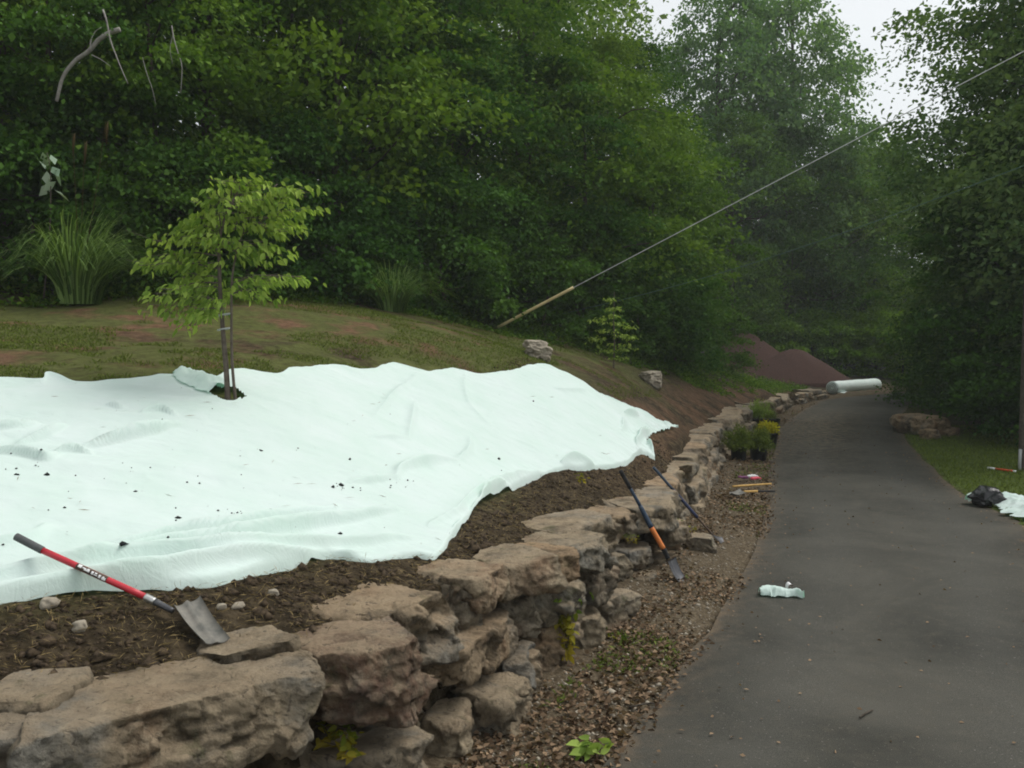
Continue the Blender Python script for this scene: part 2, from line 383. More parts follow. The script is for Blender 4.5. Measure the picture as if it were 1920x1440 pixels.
xs = lines((-160, -40, 8), (-40, -14, 1.2), (-14, -5, .25), (-5, 4, .06), (4, 16, .22), (16, 40, 1.0), (40, 200, 8))
ys = lines((-40, -4, 3), (-4, 2, .4), (2, 12.5, .06), (12.5, 24, .15), (24, 46, .4), (46, 80, 1.6), (80, 260, 10))
X, Y = np.meshgrid(xs, ys, indexing='ij'); X = X.ravel(); Y = Y.ravel()
u = lip_u(X, Y); Z = height(X, Y); ru = road_u(X, Y)
instrip = (u < .2) & (lip_u(X, Y, rl[::3]) > 0)
verge = (~instrip) & (u < .2) & (ru < 0)
dr = np.abs(np.minimum(ru, 0))
Z = np.where(instrip, .02 + .10 * np.clip((lip_u(X, Y, rl[::3])) / 1.2, 0, 1) + .02 * fb2(X * 4, Y * 4, 3, 4), Z)
Z = np.where(instrip & (lip_u(X, Y, rl[::3]) < .12), .006, Z)
Z = np.where(verge, .02 + .04 * fb2(X * .6, Y * .6, 4, 4) + .05 * np.clip(dr / 2, 0, 1) + .006 * np.maximum(dr - 6, 0) ** 1.2, Z)
Z = np.where(ru > 0.02, -.03, Z)
bk = (u > .1).astype(float)
sd_ = lambda v, a, b: np.clip((v - a) / (b - a), 0, 1)
# where the trees begin on the bank
EDGE = np.array([P(-900, 560, 9.5)[:2], P(0, 560, 12)[:2], P(240, 550, 12.7)[:2], P(500, 555, 14.5)[:2], P(700, 570, 16.5)[:2], P(930, 620, 18.5)[:2], P(1100, 650, 20.5)[:2], P(1250, 692, 23)[:2],
    P(1400, 716, 30)[:2], P(1500, 735, 38)[:2], (18, 45), (40, 48), (160, 60)])
eu = lip_u(X, Y, EDGE)
woods = sd_(eu + .5 * fb2(X, Y, 8), -.6, 1.2)
woods = np.maximum(woods, np.where(verge & (Y > 10), sd_(dr, 2.2, 3.2), 0))
grassm = bk * sd_(u + .7 * fb2(X * .8, Y * .8, 31, 3), 1.0, 2.6) * (1 - woods) * .95
clay = bk * sd_(-X * .6 + (Y - 7) * .15 + fb2(X * .5, Y * .5, 12, 3) * 2, .9, 2.2) * (1 - woods)
clay = np.maximum(clay, bk * sd_(u, .2, .5) * sd_(1.7 - u, 0, 1) * sd_(Y, 9, 14) * .7)
lawn = np.where(verge, sd_(Y, -10, -9), 0) * (1 - woods) * np.where((Y > 22) & (Y < 34), .25, 1)
me = mesh('ground', np.c_[X, Y, Z], gridfaces(len(xs), len(ys)), M['earth'], True,
    {'grass': grassm, 'clay': clay, 'strip': instrip * 1.0, 'lawn': lawn, 'woods': woods})
tag(link('ground', me), kind='structure')
def gz(x, y):
    """height of the built ground, for scattering"""
    x = np.atleast_1d(np.asarray(x, float)); y = np.atleast_1d(np.asarray(y, float))
    i = np.clip(np.searchsorted(xs, x) - 1, 0, len(xs) - 2); j = np.clip(np.searchsorted(ys, y) - 1, 0, len(ys) - 2)
    fx = (x - xs[i]) / (xs[i + 1] - xs[i]); fy = (y - ys[j]) / (ys[j + 1] - ys[j]); z = Z.reshape(len(xs), len(ys))
    return z[i, j] * (1 - fx) * (1 - fy) + z[i + 1, j] * fx * (1 - fy) + z[i, j + 1] * (1 - fx) * fy + z[i + 1, j + 1] * fx * fy
# road sheet
K = 25; t = np.linspace(0, 1, K)
jag = .07 * fb2(np.arange(N_R) * .9, np.zeros(N_R), 40, 3); nrm = unit(rr - rl)
RLj = rl + nrm * jag[:, None]; RRj = rr + nrm * (.05 * fb2(np.arange(N_R) * .9, np.ones(N_R) * 9, 41, 3))[:, None]
RV = RLj[:, None] * (1 - t)[None, :, None] + RRj[:, None] * t[None, :, None]
rz_ = .012 + .02 * np.sin(t * math.pi)[None] + 0 * RV[..., 0]
ed = np.exp(-np.minimum(t, 1 - t) / .035)[None] + 0 * RV[..., 0]
tk = (np.exp(-((t - .27) / .09) ** 2) + np.exp(-((t - .73) / .09) ** 2))[None] + 0 * RV[..., 0]
dusty = np.exp(-((RV[..., 1] - 24) / 5.5) ** 2) * np.exp(-((t[None] - .3) / .35) ** 2)
V = np.concatenate([RV, rz_[..., None]], -1).reshape(-1, 3)
me = mesh('road', V, gridfaces(N_R, K)[:, ::-1], M['asphalt'], True, {'edge': ed.ravel(), 'track': tk.ravel(), 'dusty': dusty.ravel()})
tag(link('road', me), kind='structure')

# ------------------------------------------------------------------ stones
def boxgrid(nx, ny, nz):
    P_, F_ = [], []; off = 0
    ax = [np.linspace(-1, 1, n + 1) for n in (nx, ny, nz)]
    for a in range(3):
        b, c = (a + 1) % 3, (a + 2) % 3
        for s in (-1, 1):
            B, Cc = np.meshgrid(ax[b], ax[c], indexing='ij'); Q = np.zeros((B.size, 3)); Q[:, a] = s; Q[:, b] = B.ravel(); Q[:, c] = Cc.ravel()
            f = gridfaces(len(ax[b]), len(ax[c]), off)
            if s < 0: f = f[:, ::-1]
            P_.append(Q); F_.append(f); off += len(Q)
    Q = np.concatenate(P_); Fc = np.concatenate(F_)
    _, idx, inv = np.unique(np.round(Q, 5), axis=0, return_index=True, return_inverse=True)
    return Q[idx], inv.ravel()[Fc]
def rock(seed, hx, hy, hz, res=.03, chip=1.0, k=7, strata=1.0):
    rs = np.random.RandomState(seed)
    nx, ny, nz = [int(np.clip(2 * h / res, 5, 84)) for h in (hx, hy, hz)]
    q, f = boxgrid(nx, ny, nz); h = np.array([hx, hy, hz]); mn = min(hx, hy, hz)
    r = (np.abs(q) ** k).sum(1) ** (1 / k); p = q / r[:, None] * h
    # skew so that the ends are not square to the face
    p[:, 0] += p[:, 1] * rs.uniform(-.35, .35) + p[:, 2] * rs.uniform(-.3, .3)
    p[:, 2] += p[:, 0] * rs.uniform(-.08, .08); p[:, 1] += p[:, 0] * rs.uniform(-.12, .12) + p[:, 2] * rs.uniform(-.1, .35)
    for j in range(int(12 * chip)):
        n = rs.normal(size=3) * (1, 1, .7); n /= np.linalg.norm(n)
        if n[2] > .6: continue
        D = (np.abs(n) * h).sum() * rs.uniform(.64, .9); d = p @ n - D; p -= n * np.maximum(d, 0)[:, None]
    o = unit(q * np.abs(q) ** 3); s0 = rs.uniform(0, 100)
    topm = np.clip((o[:, 2] - .3) / .4, 0, 1); side = 1 - .75 * topm
    for nc, amp, tl, wb in ((26, .075, .26, .10), (150, .04, .30, .05)):
        cen = rs.uniform(-1, 1, (nc, 3)) * h * 1.05; g = rs.normal(size=(nc, 3)) * tl * chip; st_ = rs.normal(size=nc) * amp * mn
        wv_ = (p + mn * wb * np.c_[vn(p * 14 + s0, 1), vn(p * 14 + s0, 2), vn(p * 14 + s0, 3)]) * (1, 1, 1.7)
        i = (((wv_ ** 2).sum(1))[:, None] - 2 * wv_ @ (cen * (1, 1, 1.7)).T + ((cen * (1, 1, 1.7)) ** 2).sum(1)[None]).argmin(1)
        fac = np.clip(((p - cen[i]) * g[i]).sum(1), -mn * .26, mn * .20) * (1 if nc < 100 else .6) + st_[i]; p += o * (fac * side)[:, None]
    zz_ = p[:, 2] * 24 + 1.2 * vn(p * 4 + s0, 3) + p[:, 0] * 1.0; led = vn(np.c_[np.floor(zz_), np.full(len(p), s0), np.floor(p[:, 0] * 3 + .6 * vn(p * 5, 8))], seed + 5)
    p += (o * (1, 1, 0)) * (led * .075 * mn * strata * (1 - topm))[:, None]
    fine = np.clip((.05 - res) / .03, 0, 1)
    rid = 1 - 2 * np.abs(fbm(p * 12 + s0, seed + 9, 4, .65)); p += o * (.010 * rid * np.minimum(1, mn / .1) * (1 - .5 * topm))[:, None]
    p += o * (.007 * fbm(p * 45 + s0, seed + 12, 2, .7) * fine)[:, None]
    p[:, 2] = np.where(topm > .6, p[:, 2] * .75 + .25 * h[2], p[:, 2])
    return p, f
wall = thing('stone_wall', (LIP[4][0], LIP[4][1], 0), 'long dry-stacked retaining wall of rough tan limestone slabs beside the driveway', 'stone wall')
wo_ = np.array(wall.location)
rseed = [100]
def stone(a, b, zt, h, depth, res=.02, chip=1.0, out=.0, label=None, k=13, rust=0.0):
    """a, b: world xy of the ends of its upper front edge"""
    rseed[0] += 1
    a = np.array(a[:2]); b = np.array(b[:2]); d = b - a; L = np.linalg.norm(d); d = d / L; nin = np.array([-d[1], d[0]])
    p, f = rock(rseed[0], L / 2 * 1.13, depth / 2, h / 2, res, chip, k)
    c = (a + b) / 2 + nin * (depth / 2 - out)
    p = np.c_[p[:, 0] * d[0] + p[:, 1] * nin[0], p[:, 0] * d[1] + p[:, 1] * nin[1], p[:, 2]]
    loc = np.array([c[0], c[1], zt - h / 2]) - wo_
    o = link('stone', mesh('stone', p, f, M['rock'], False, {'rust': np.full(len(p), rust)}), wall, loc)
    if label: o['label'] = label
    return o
def sp(p0, p1, zt, h, depth, z1=None, **kw):
    a = PZ(*p0, zt); b = PZ(*p1, zt if z1 is None else z1); return stone(a, b, (zt + (zt if z1 is None else z1)) / 2, h, depth, **kw)
# top course, near to far: measured one by one
sp((-330, 1440), (60, 1392), .92, .30, .55, res=.016)
sp((-60, 1330), (95, 1322), .95, .16, .40, res=.016)
sp((45, 1400), (640, 1243), .90, .30, .52, res=.015, k=9, chip=.7, label='longest tan slab at the near end of the wall')
sp((400, 1235), (560, 1207), .93, .14, .35, res=.016)
sp((600, 1224), (812, 1216), .92, .34, .50, z1=.86, res=.013, rust=.8, chip=.55, label='rust-brown stone with an orange top')
sp((690, 1165), (872, 1118), .93, .33, .62, z1=.90, res=.014, k=9)
sp((868, 1105), (905, 1090), .86, .30, .4, res=.016)
sp((895, 1088), (958, 1060), .91, .20, .50, res=.016)
sp((957, 1062), (1048, 1043), .90, .22, .52, res=.016)
sp((1040, 1045), (1092, 1033), .88, .20, .45, res=.016)
sp((1083, 1028), (1160, 1003), .84, .24, .60, res=.016)
sp((1128, 985), (1168, 975), .80, .27, .5, res=.018)
sp((1040, 1000), (1150, 968), .86, .12, .5, res=.02)
sp((1172, 968), (1205, 960), .72, .26, .5, res=.018)
sp((1195, 958), (1284, 945), .68, .24, .65, res=.017, label='thick slab behind the leaning spade')
# second course
sp((560, 1400), (640, 1360), .45, .2, .5, res=.02)
sp((835, 1222), (985, 1140), .60, .22, .5, res=.015, out=.04)
sp((938, 1132), (1024, 1120), .62, .24, .5, res=.016)
sp((1030, 1112), (1114, 1088), .62, .27, .6, res=.016, out=.02)
sp((1112, 1078), (1160, 1060), .58, .24, .5, res=.018)
sp((1157, 1050), (1193, 1040), .50, .22, .5, res=.018)
sp((1178, 1036), (1234, 1022), .32, .20, .5, res=.018)
sp((1230, 995), (1264, 998), .42, .15, .45, res=.018, out=.0)
sp((1262, 985), (1292, 975), .45, .2, .4, res=.02)
# third course
sp((562, 1432), (792, 1392), .40, .42, .60, res=.015, label='flat stone with weeds on it low at the near end')
sp((785, 1352), (850, 1362), .26, .34, .4, res=.016)
sp((846, 1296), (932, 1318), .28, .36, .42, res=.015)
sp((700, 1330), (800, 1290), .42, .25, .35, res=.018)
sp((900, 1238), (993, 1240), .34, .40, .42, res=.015, label='warm tan block standing on the leaf strip')
sp((992, 1237), (1032, 1222), .30, .34, .36, res=.016)
sp((1025, 1190), (1090, 1168), .34, .34, .4, res=.016)
sp((1084, 1166), (1142, 1156), .28, .32, .38, res=.016)
sp((1122, 1130), (1197, 1108), .30, .32, .5, res=.016, out=.03)
sp((1198, 1090), (1248, 1072), .10, .2, .5, res=.018)
sp((1250, 1052), (1286, 1038), .10, .2, .45, res=.02)
sp((1285, 1008), (1330, 1012), .2, .22, .35, res=.02)
# the rest runs along the edge in courses
rs = np.random.RandomState(5)
def along(L=LIP):
    s = np.concatenate([[0], np.cumsum(np.linalg.norm(np.diff(L, axis=0), axis=1))])
    return s, lambda q: np.stack([np.interp(q, s, L[:, 0]), np.interp(q, s, L[:, 1])], -1)
S, at = along()
def s_of_y(y): return float(np.interp(y, LIP[:, 1], S))
budget = 97 - len(wall.children)
s_end = s_of_y(36.5)
courses = [(s_of_y(9.3), 0.0, 1.0, 0), (s_of_y(9.4), .36, .66, 1), (s_of_y(9.6), .7, .33, 2)]
for s0_, _, fr, ci in courses:
    s = s0_
    while s < s_end:
        y = float(at(s)[1]); zt = float(topz(y)); far = y > 19
        Ls = rs.uniform(.7, 1.35) * (1.0 if not far else 1.9)
        if far and ci == 2: break
        a, b = at(s), at(min(s + Ls, s_end)); nin = unit(np.array([-(b - a)[1], (b - a)[0]]))
        hh = zt * .40 * rs.uniform(.85, 1.15) if not far else zt * .55
        zz = zt * (fr if not far else (1, .52)[ci]) + rs.uniform(-.03, .03)
        outw = ((0, .07, .16)[ci] if y > 11.5 else (-.05, -.03, 0)[ci]) + rs.uniform(-.05, .05)
        stone(a - nin * outw, b - nin * outw, zz + (.03 if ci == 0 else 0), hh if ci < 2 else zz + .08, rs.uniform(.5, .8) if ci == 0 else .5, res=.035 if far else .028, chip=1.0)
        s += Ls * .98
print('stones', len(wall.children))

# ------------------------------------------------------------------ fabric sheet
def poly(pts, n, lift=.02):
    w_ = np.array([hit(a, b, lift)[:2] for a, b in pts]); return smooth_line(w_, n)
NU, NV = 680, 320
bot = poly([(-520, 1215), (-200, 1165), (0, 1138), (130, 1118), (260, 1102), (350, 1100), (420, 1092), (500, 1072), (560, 1062), (620, 1050), (700, 1056), (770, 1047), (822, 1045), (850, 1003), (885, 965), (930, 932), (985, 905),
            (1045, 884), (1100, 880), (1165, 872), (1198, 850), (1228, 860)], NU)
top = poly([(-520, 735), (-150, 722), (0, 716), (75, 720), (90, 710), (150, 722), (230, 716), (340, 709), (380, 716), (450, 700), (520, 706), (548, 694), (610, 690), (690, 700), (740, 690), (795, 701), (850, 696), (900, 703), (960, 697), (1012, 688),
            (1060, 703), (1110, 731), (1160, 757), (1200, 772), (1235, 792), (1272, 806)], NU)
tt = np.linspace(0, 1, NV)
left = bot[0] * (1 - tt)[:, None] + top[0] * tt[:, None]
right = poly([(1228, 860), (1222, 845), (1212, 830), (1222, 818), (1240, 812), (1272, 806)], NV); right[0] = bot[-1]; right[-1] = top[-1]
uu = np.linspace(0, 1, NU)
G = bot[:, None] * (1 - tt)[None, :, None] + top[:, None] * tt[None, :, None] \
    + left[None] * (1 - uu)[:, None, None] + right[None] * uu[:, None, None] \
    - (bot[0][None, None] * ((1 - uu)[:, None] * (1 - tt)[None])[..., None] + bot[-1][None, None] * (uu[:, None] * (1 - tt)[None])[..., None]
       + top[0][None, None] * ((1 - uu)[:, None] * tt[None])[..., None] + top[-1][None, None] * (uu[:, None] * tt[None])[..., None])
gx, gy = G[..., 0].ravel(), G[..., 1].ravel()
cz = height(gx, gy, False) + .035
U_, V_ = np.meshgrid(uu, tt, indexing='ij'); U_ = U_.ravel(); V_ = V_.ravel()
def fold(pts, hgt, wid, skew=.35):
    """a long crease lying on the sheet along a line of points"""
    global cz
    w_ = smooth_line(np.array([hit(a, b, .03)[:2] for a, b in pts]), 40); fine_ = smooth_line(w_, 200)
    lo, hi = w_.min(0) - .4, w_.max(0) + .4; m_ = np.where((gx > lo[0]) & (gx < hi[0]) & (gy > lo[1]) & (gy < hi[1]))[0]; x_, y_ = gx[m_], gy[m_]
    d = lip_u(x_, y_, w_); best = np.full(len(m_), 1e9); par = np.zeros(len(m_))
    for k_, (x0, y0) in enumerate(fine_):
        q = (x_ - x0) ** 2 + (y_ - y0) ** 2; b_ = q < best; best = np.where(b_, q, best); par = np.where(b_, k_ / 199, par)
    ends = np.sin(np.clip(par, .0, 1) * math.pi) ** .7
    d = d + .02 * fb2(x_ * 3, y_ * 3, 44, 2)
    ww = np.where(d < 0, wid * (1 - skew), wid * (1 + skew)) * (.7 + .3 * ends)
    cz[m_] += 2.2 * hgt * ends * np.exp(-np.abs(d / (ww * .8)) ** 1.5)
for args in [([(-200, 1120), (60, 1085), (260, 1060), (420, 1052), (600, 1035), (800, 1015)], .05, .05, .3),
             ([(-150, 1150), (60, 1118), (230, 1098), (330, 1082), (500, 1055), (700, 1040)], .045, .05, .4),
             ([(150, 1078), (260, 1048), (400, 1025), (540, 1005), (640, 985), (760, 960)], .05, .045, .6),
             ([(180, 1040), (300, 1015), (420, 1000), (520, 985), (640, 950)], .04, .04, .6),
             ([(-60, 1030), (60, 1010), (90, 985)], .02, .04, 0),
             ([(150, 842), (220, 832), (300, 815), (345, 800)], .05, .035, .7), ([(100, 855), (130, 852), (175, 853)], .03, .03, .6),
             ([(-40, 855), (20, 858), (60, 868), (90, 872), (120, 858)], .032, .04, .7), ([(-40, 816), (30, 812), (80, 800)], .03, .035, .7),
             ([(30, 835), (90, 820), (130, 805)], .03, .035, .6), ([(265, 779), (300, 775), (330, 787)], .025, .025, .6), ([(200, 757), (235, 770)], .02, .02, .5),
             ([(745, 905), (760, 880), (830, 868), (860, 872)], .035, .05, .3), ([(765, 830), (775, 790), (780, 755)], .02, .05, .2),
             ([(850, 875), (880, 850), (880, 820)], .02, .05, .2), ([(690, 820), (770, 828)], .015, .03, .2), ([(650, 910), (750, 900)], .02, .03, .5),
             ([(1000, 905), (930, 925), (890, 960), (850, 1000)], .05, .04, .5), ([(1020, 885), (960, 900), (900, 930), (860, 960), (800, 990)], .045, .04, .3),
             ([(1120, 876), (1080, 868), (1050, 872)], .05, .035, .3), ([(1205, 850), (1195, 835), (1215, 815), (1212, 800)], .06, .035, .2),
             ([(1225, 855), (1215, 835)], .05, .03, .2), ([(1195, 775), (1190, 782), (1170, 775)], .06, .03, 0), ([(1100, 735), (1060, 735), (1040, 730)], .02, .04, 0),
             ([(1150, 770), (1170, 790), (1165, 810)], .025, .04, 0), ([(790, 700), (740, 740), (700, 790)], .015, .05, 0), ([(870, 700), (880, 760), (940, 820)], .012, .05, 0)]:
    fold(*args)
lw = np.exp(-((gx + 2.6) / 2.2) ** 2)
cz += .016 * fb2(gx * 1.2 + gy * .2, gy * 4.2 - gx * 1.1, 21, 4) + .024 * lw * fb2(gx * 1.1, gy * 5 - gx * 1.6, 22, 3)
cz += .009 * (1 - 3 * np.abs(fb2(gx * 1.3 + gy * .6, gy * 3 - gx * .6, 23, 3))) + .003 * (1 - 3 * np.abs(fb2(gx * 6 + gy * 2, gy * 9 - gx * 2, 28, 3)))
puck = np.exp(-(1 - U_) / .05); cz += puck * .035 * (1 - 2 * np.abs(fb2(gx * 9, gy * 9, 27, 3)))
dt = np.minimum(1 - V_, 1) * 1.0; cz += np.exp(-(1 - V_) / .02) * (.03 + .05 * fb2(gx * 2.4, gy * 2.4, 24, 3))
# edges roll down to the ground
e = np.minimum(V_ / .012, 1); cz += np.exp(-V_ / .03) * .02 * np.exp(-((gx + 2.2) / 1.5) ** 2); cz -= (1 - np.sqrt(np.clip(1 - (1 - e) ** 2, 0, 1))) * .07
e2 = np.minimum((1 - V_) / .008, 1); cz -= (1 - np.sqrt(np.clip(1 - (1 - e2) ** 2, 0, 1))) * .05
faces = gridfaces(NU, NV)
slit = np.array([hit(a, b, .03)[:2] for a, b in ((384, 728), (402, 742), (415, 741), (436, 740), (455, 752), (462, 745), (440, 734), (420, 735), (400, 730))])
def inside(px_, py_, pg):
    r_ = np.zeros(px_.shape, bool); n_ = len(pg)
    for k_ in range(n_):
        x1, y1 = pg[k_]; x2, y2 = pg[(k_ + 1) % n_]
        c_ = ((y1 > py_) != (y2 > py_)) & (px_ < (x2 - x1) * (py_ - y1) / (y2 - y1 + 1e-12) + x1); r_ ^= c_
    return r_
fc_x, fc_y = gx[faces].mean(1), gy[faces].mean(1)
# the slit round the little tree
tree_xy = hit(428, 742, .03)[:2]
slit_mask = inside(fc_x, fc_y, slit) | (np.hypot((fc_x - tree_xy[0]) , (fc_y - tree_xy[1]) * .7) < .085)
faces = faces[~slit_mask]
sheet_o = np.array([gx[NV * 100], gy[NV * 100], cz[NV * 100]])
sheet = link('fabric_sheet', mesh('fabric_sheet', np.c_[gx, gy, cz] - sheet_o, faces, M['cloth'], True), None, sheet_o)
tag(sheet, 'large pale mint landscape fabric spread over the bank above the stone wall', 'fabric sheet')
def sheetz(x, y):
    """height on top of the sheet near a point"""
    d = (gx - x) ** 2 + (gy - y) ** 2; i = int(d.argmin()); return float(cz[i]) if d[i] < .02 else float(gz(x, y)[0])
def rag(name, pts, z_of, n1=50, n2=24, wid=.1, amp=.03, seed=3, lift=.01):
    """a crumpled strip of the same fabric along a line; wid may vary along it"""
    L_ = smooth_line(np.array(pts, float), n1); t_ = unit(np.gradient(L_, axis=0)); nn = np.c_[-t_[:, 1], t_[:, 0]]
    v = np.linspace(-1, 1, n2); wv = np.interp(np.linspace(0, 1, n1), np.linspace(0, 1, len(wid)), wid) if not np.isscalar(wid) else np.full(n1, wid)
    wv = wv * (1 + .25 * fb2(np.arange(n1) * .35, np.zeros(n1), seed, 3))
    A = L_[:, None] + nn[:, None] * (v[None, :, None] * wv[:, None, None]); x, y = A[..., 0].ravel(), A[..., 1].ravel()
    z = z_of(x, y) + lift + amp * (1 - v[None, :] ** 2 + 0 * A[..., 0]).ravel() * (1.0 + .6 * fb2(x * 14, y * 14, seed, 3)) + amp * .5 * np.abs(fb2(x * 8, y * 8, seed + 2, 3))
    return np.c_[x, y, z], gridfaces(n1, n2)
sz = np.vectorize(sheetz)
Vv, Ff = rag('flap', [hit(345, 700, .05)[:2], hit(362, 708, .05)[:2], hit(385, 718, .05)[:2], hit(412, 733, .05)[:2]], sz, wid=[.10, .17, .16, .10], amp=.05)
fl = link('flap', mesh('flap', Vv - sheet_o, Ff, M['cloth'], True), sheet); fl['label'] = 'turned-back green flap beside the sapling trunk'

# ------------------------------------------------------------------ foliage tools
def leafset(c, d, size, seed, width=.32, fold_=.12, droop=0.0, hexa=False):
    """rhombic folded leaves: base c, direction d, length size"""
    rs = np.random.RandomState(seed); n = len(c); d = unit(d); r = rs.normal(size=(n, 3)); b = unit(np.cross(d, r + (0, 0, 1.2))); nn = np.cross(b, d)
    nn *= np.sign(nn[:, 2:3] + 1e-9); s = (size * rs.uniform(.7, 1.3, n))[:, None]
    if hexa:
        w_ = width * .92; up_ = nn * s * fold_; dn = nn * s * droop
        V = np.stack([c, c + d * s * .27 + b * s * w_ + up_, c + d * s * .62 + b * s * w_ * .82 + up_ - dn * .3, c + d * s - dn, c + d * s * .62 - b * s * w_ * .82 + up_ - dn * .3, c + d * s * .27 - b * s * w_ + up_], 1).reshape(-1, 3)
        i = np.arange(n)[:, None] * 6; return V, np.concatenate([i + np.array([[0, 1, 2, 3]]), i + np.array([[0, 3, 4, 5]])])
    V = np.stack([c, c + d * s * .5 + b * s * width + nn * s * fold_, c + d * s - nn * s * droop, c + d * s * .5 - b * s * width + nn * s * fold_], 1).reshape(-1, 3)
    return V, (np.arange(n)[:, None] * 4 + np.arange(4)[None])
def crown(seed, R, z0, z1, nclump, per, size, flat=.35, shape=1.0, low=.0, hexa=False):
    rs = np.random.RandomState(seed); cs = []
    for k_ in range(nclump):
        a = rs.uniform(0, 2 * math.pi); v = rs.uniform(0, 1) ** .9; z = z0 + (z1 - z0) * v
        prof = max(.12, math.sin(math.pi * (low + (1 - low) * (.12 + .86 * v))) ** .6) * R * shape * (1 + .22 * math.sin(3 * a + seed) + .15 * math.sin(5 * v * 4 + a))
        rr_ = prof * rs.uniform(.25, 1) ** .5; cs.append((rr_ * math.cos(a), rr_ * math.sin(a), z))
    cs = np.array(cs); rad = rs.uniform(.45, 1.1, nclump) * R / 3.2
    i = np.repeat(np.arange(nclump), per); n = len(i)
    off = rs.normal(size=(n, 3)) * (.55, .55, flat * .5) * rad[i][:, None]
    off[:, 2] -= (off[:, 0] ** 2 + off[:, 1] ** 2) / (rad[i] * 3.2)
    c = cs[i] + off
    outd = unit(np.c_[cs[i][:, :2] + off[:, :2] * 2.2, np.zeros(n)]); d = outd * .7 + rs.normal(size=(n, 3)) * .6 + (0, 0, -.35)
    V, Fq = leafset(c, d, size, seed + 1, hexa=hexa)
    tint = np.repeat(np.clip(rs.uniform(0, 1, nclump)[i] * .45 + rs.uniform(0, .55, n), 0, 1), 6 if hexa else 4)
    return cs, V, Fq, tint
def trunk_mb(seed, hgt, r, cs, nlimb=10, lean=.05, base=-.4):
    rs = np.random.RandomState(seed); mb = MB(); n = 9
    zt = np.linspace(base, hgt, n); pth = np.c_[np.cumsum(rs.normal(size=n) * lean), np.cumsum(rs.normal(size=n) * lean), zt]; pth -= (pth[0, 0], pth[0, 1], 0)
    rad = r * (1 - .8 * np.linspace(0, 1, n) ** 1.1); rad[0] *= 1.35
    mb.add(*tube(smooth_line(pth, 24), np.interp(np.linspace(0, 1, 24), np.linspace(0, 1, n), rad), 10))
    for c in cs[rs.permutation(len(cs))[:nlimb]]:
        za = np.clip(c[2] - rs.uniform(.5, 1.5) * .25 * abs(hgt) * .5, hgt * .15, hgt * .95); a = np.array([np.interp(za, zt, pth[:, 0]), np.interp(za, zt, pth[:, 1]), za])
        mid = (a + c) / 2 + rs.normal(size=3) * .12 * np.linalg.norm(c - a); mid[2] -= .05 * np.linalg.norm(c - a)
        mb.add(*tube(smooth_line([a, mid, c], 8), np.linspace(r * .3, r * .05, 8), 5))
    return mb
PROTO = {}
def proto(key, seed, R, z0, z1, nclump, per, size, mat, trunk_r, hgt, nlimb=10, name='tree', **kw):
    cs, V, Fq, tint = crown(seed, R, z0, z1, nclump, per, size, **kw)
    PROTO[key] = (mesh('crown', V, Fq, M[mat], False, {'tint': tint}), trunk_mb(seed, hgt, trunk_r, cs, nlimb))
    V2, F2, A2 = PROTO[key][1].get(); PROTO[key] = (PROTO[key][0], mesh('trunk', V2, F2, M['bark'], True))
proto('oak', 11, 3.9, 2.2, 12.5, 170, 190, .125, 'leaf_dark', .20, 11.5, 16)
proto('oak2', 12, 3.4, 1.4, 11.5, 160, 190, .115, 'leaf_mid', .16, 10.5, 16)
proto('tall', 13, 3.2, 3.5, 15.0, 150, 180, .135, 'leaf_dark', .22, 14, 14)
proto('small', 14, 1.9, .8, 5.2, 90, 150, .10, 'leaf_mid', .07, 4.8, 12, flat=.3)
proto('layered', 15, 2.3, .6, 6.5, 100, 190, .10, 'leaf_dark', .08, 6.0, 14, flat=.16)
proto('bush', 16, 1.25, .05, 1.9, 70, 150, .075, 'leaf_dark', .04, 1.5, 8, low=.3)
proto('bush2', 17, 1.5, .1, 2.7, 80, 160, .085, 'leaf_dark', .05, 2.2, 8, low=.3)
proto('bushlight', 18, 1.7, .1, 2.6, 90, 150, .11, 'leaf_bright', .05, 2.2, 8, low=.3)
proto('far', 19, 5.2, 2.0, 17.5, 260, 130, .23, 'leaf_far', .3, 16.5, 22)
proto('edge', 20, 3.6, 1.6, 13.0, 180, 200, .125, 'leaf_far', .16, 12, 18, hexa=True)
def plant(key, px, d, label, cat='tree', name='tree', s=1.0, rz=None, group=None, sz_=None, z=None):
    x = (px - 960) / F * d; z = float(gz(x, d)[0]) if z is None else z
    rsn = np.random.RandomState(int(px * 7 + d * 131) % 99991)
    t_ = thing(name, (x, d, z - .05), label, cat, group, rsn.uniform(0, 6.28) if rz is None else rz); t_.scale = (s, s, sz_ or s)
    link('trunk', PROTO[key][1], t_); link('crown', PROTO[key][0], t_); return t_
G1 = 'trees along the edge of the woods'
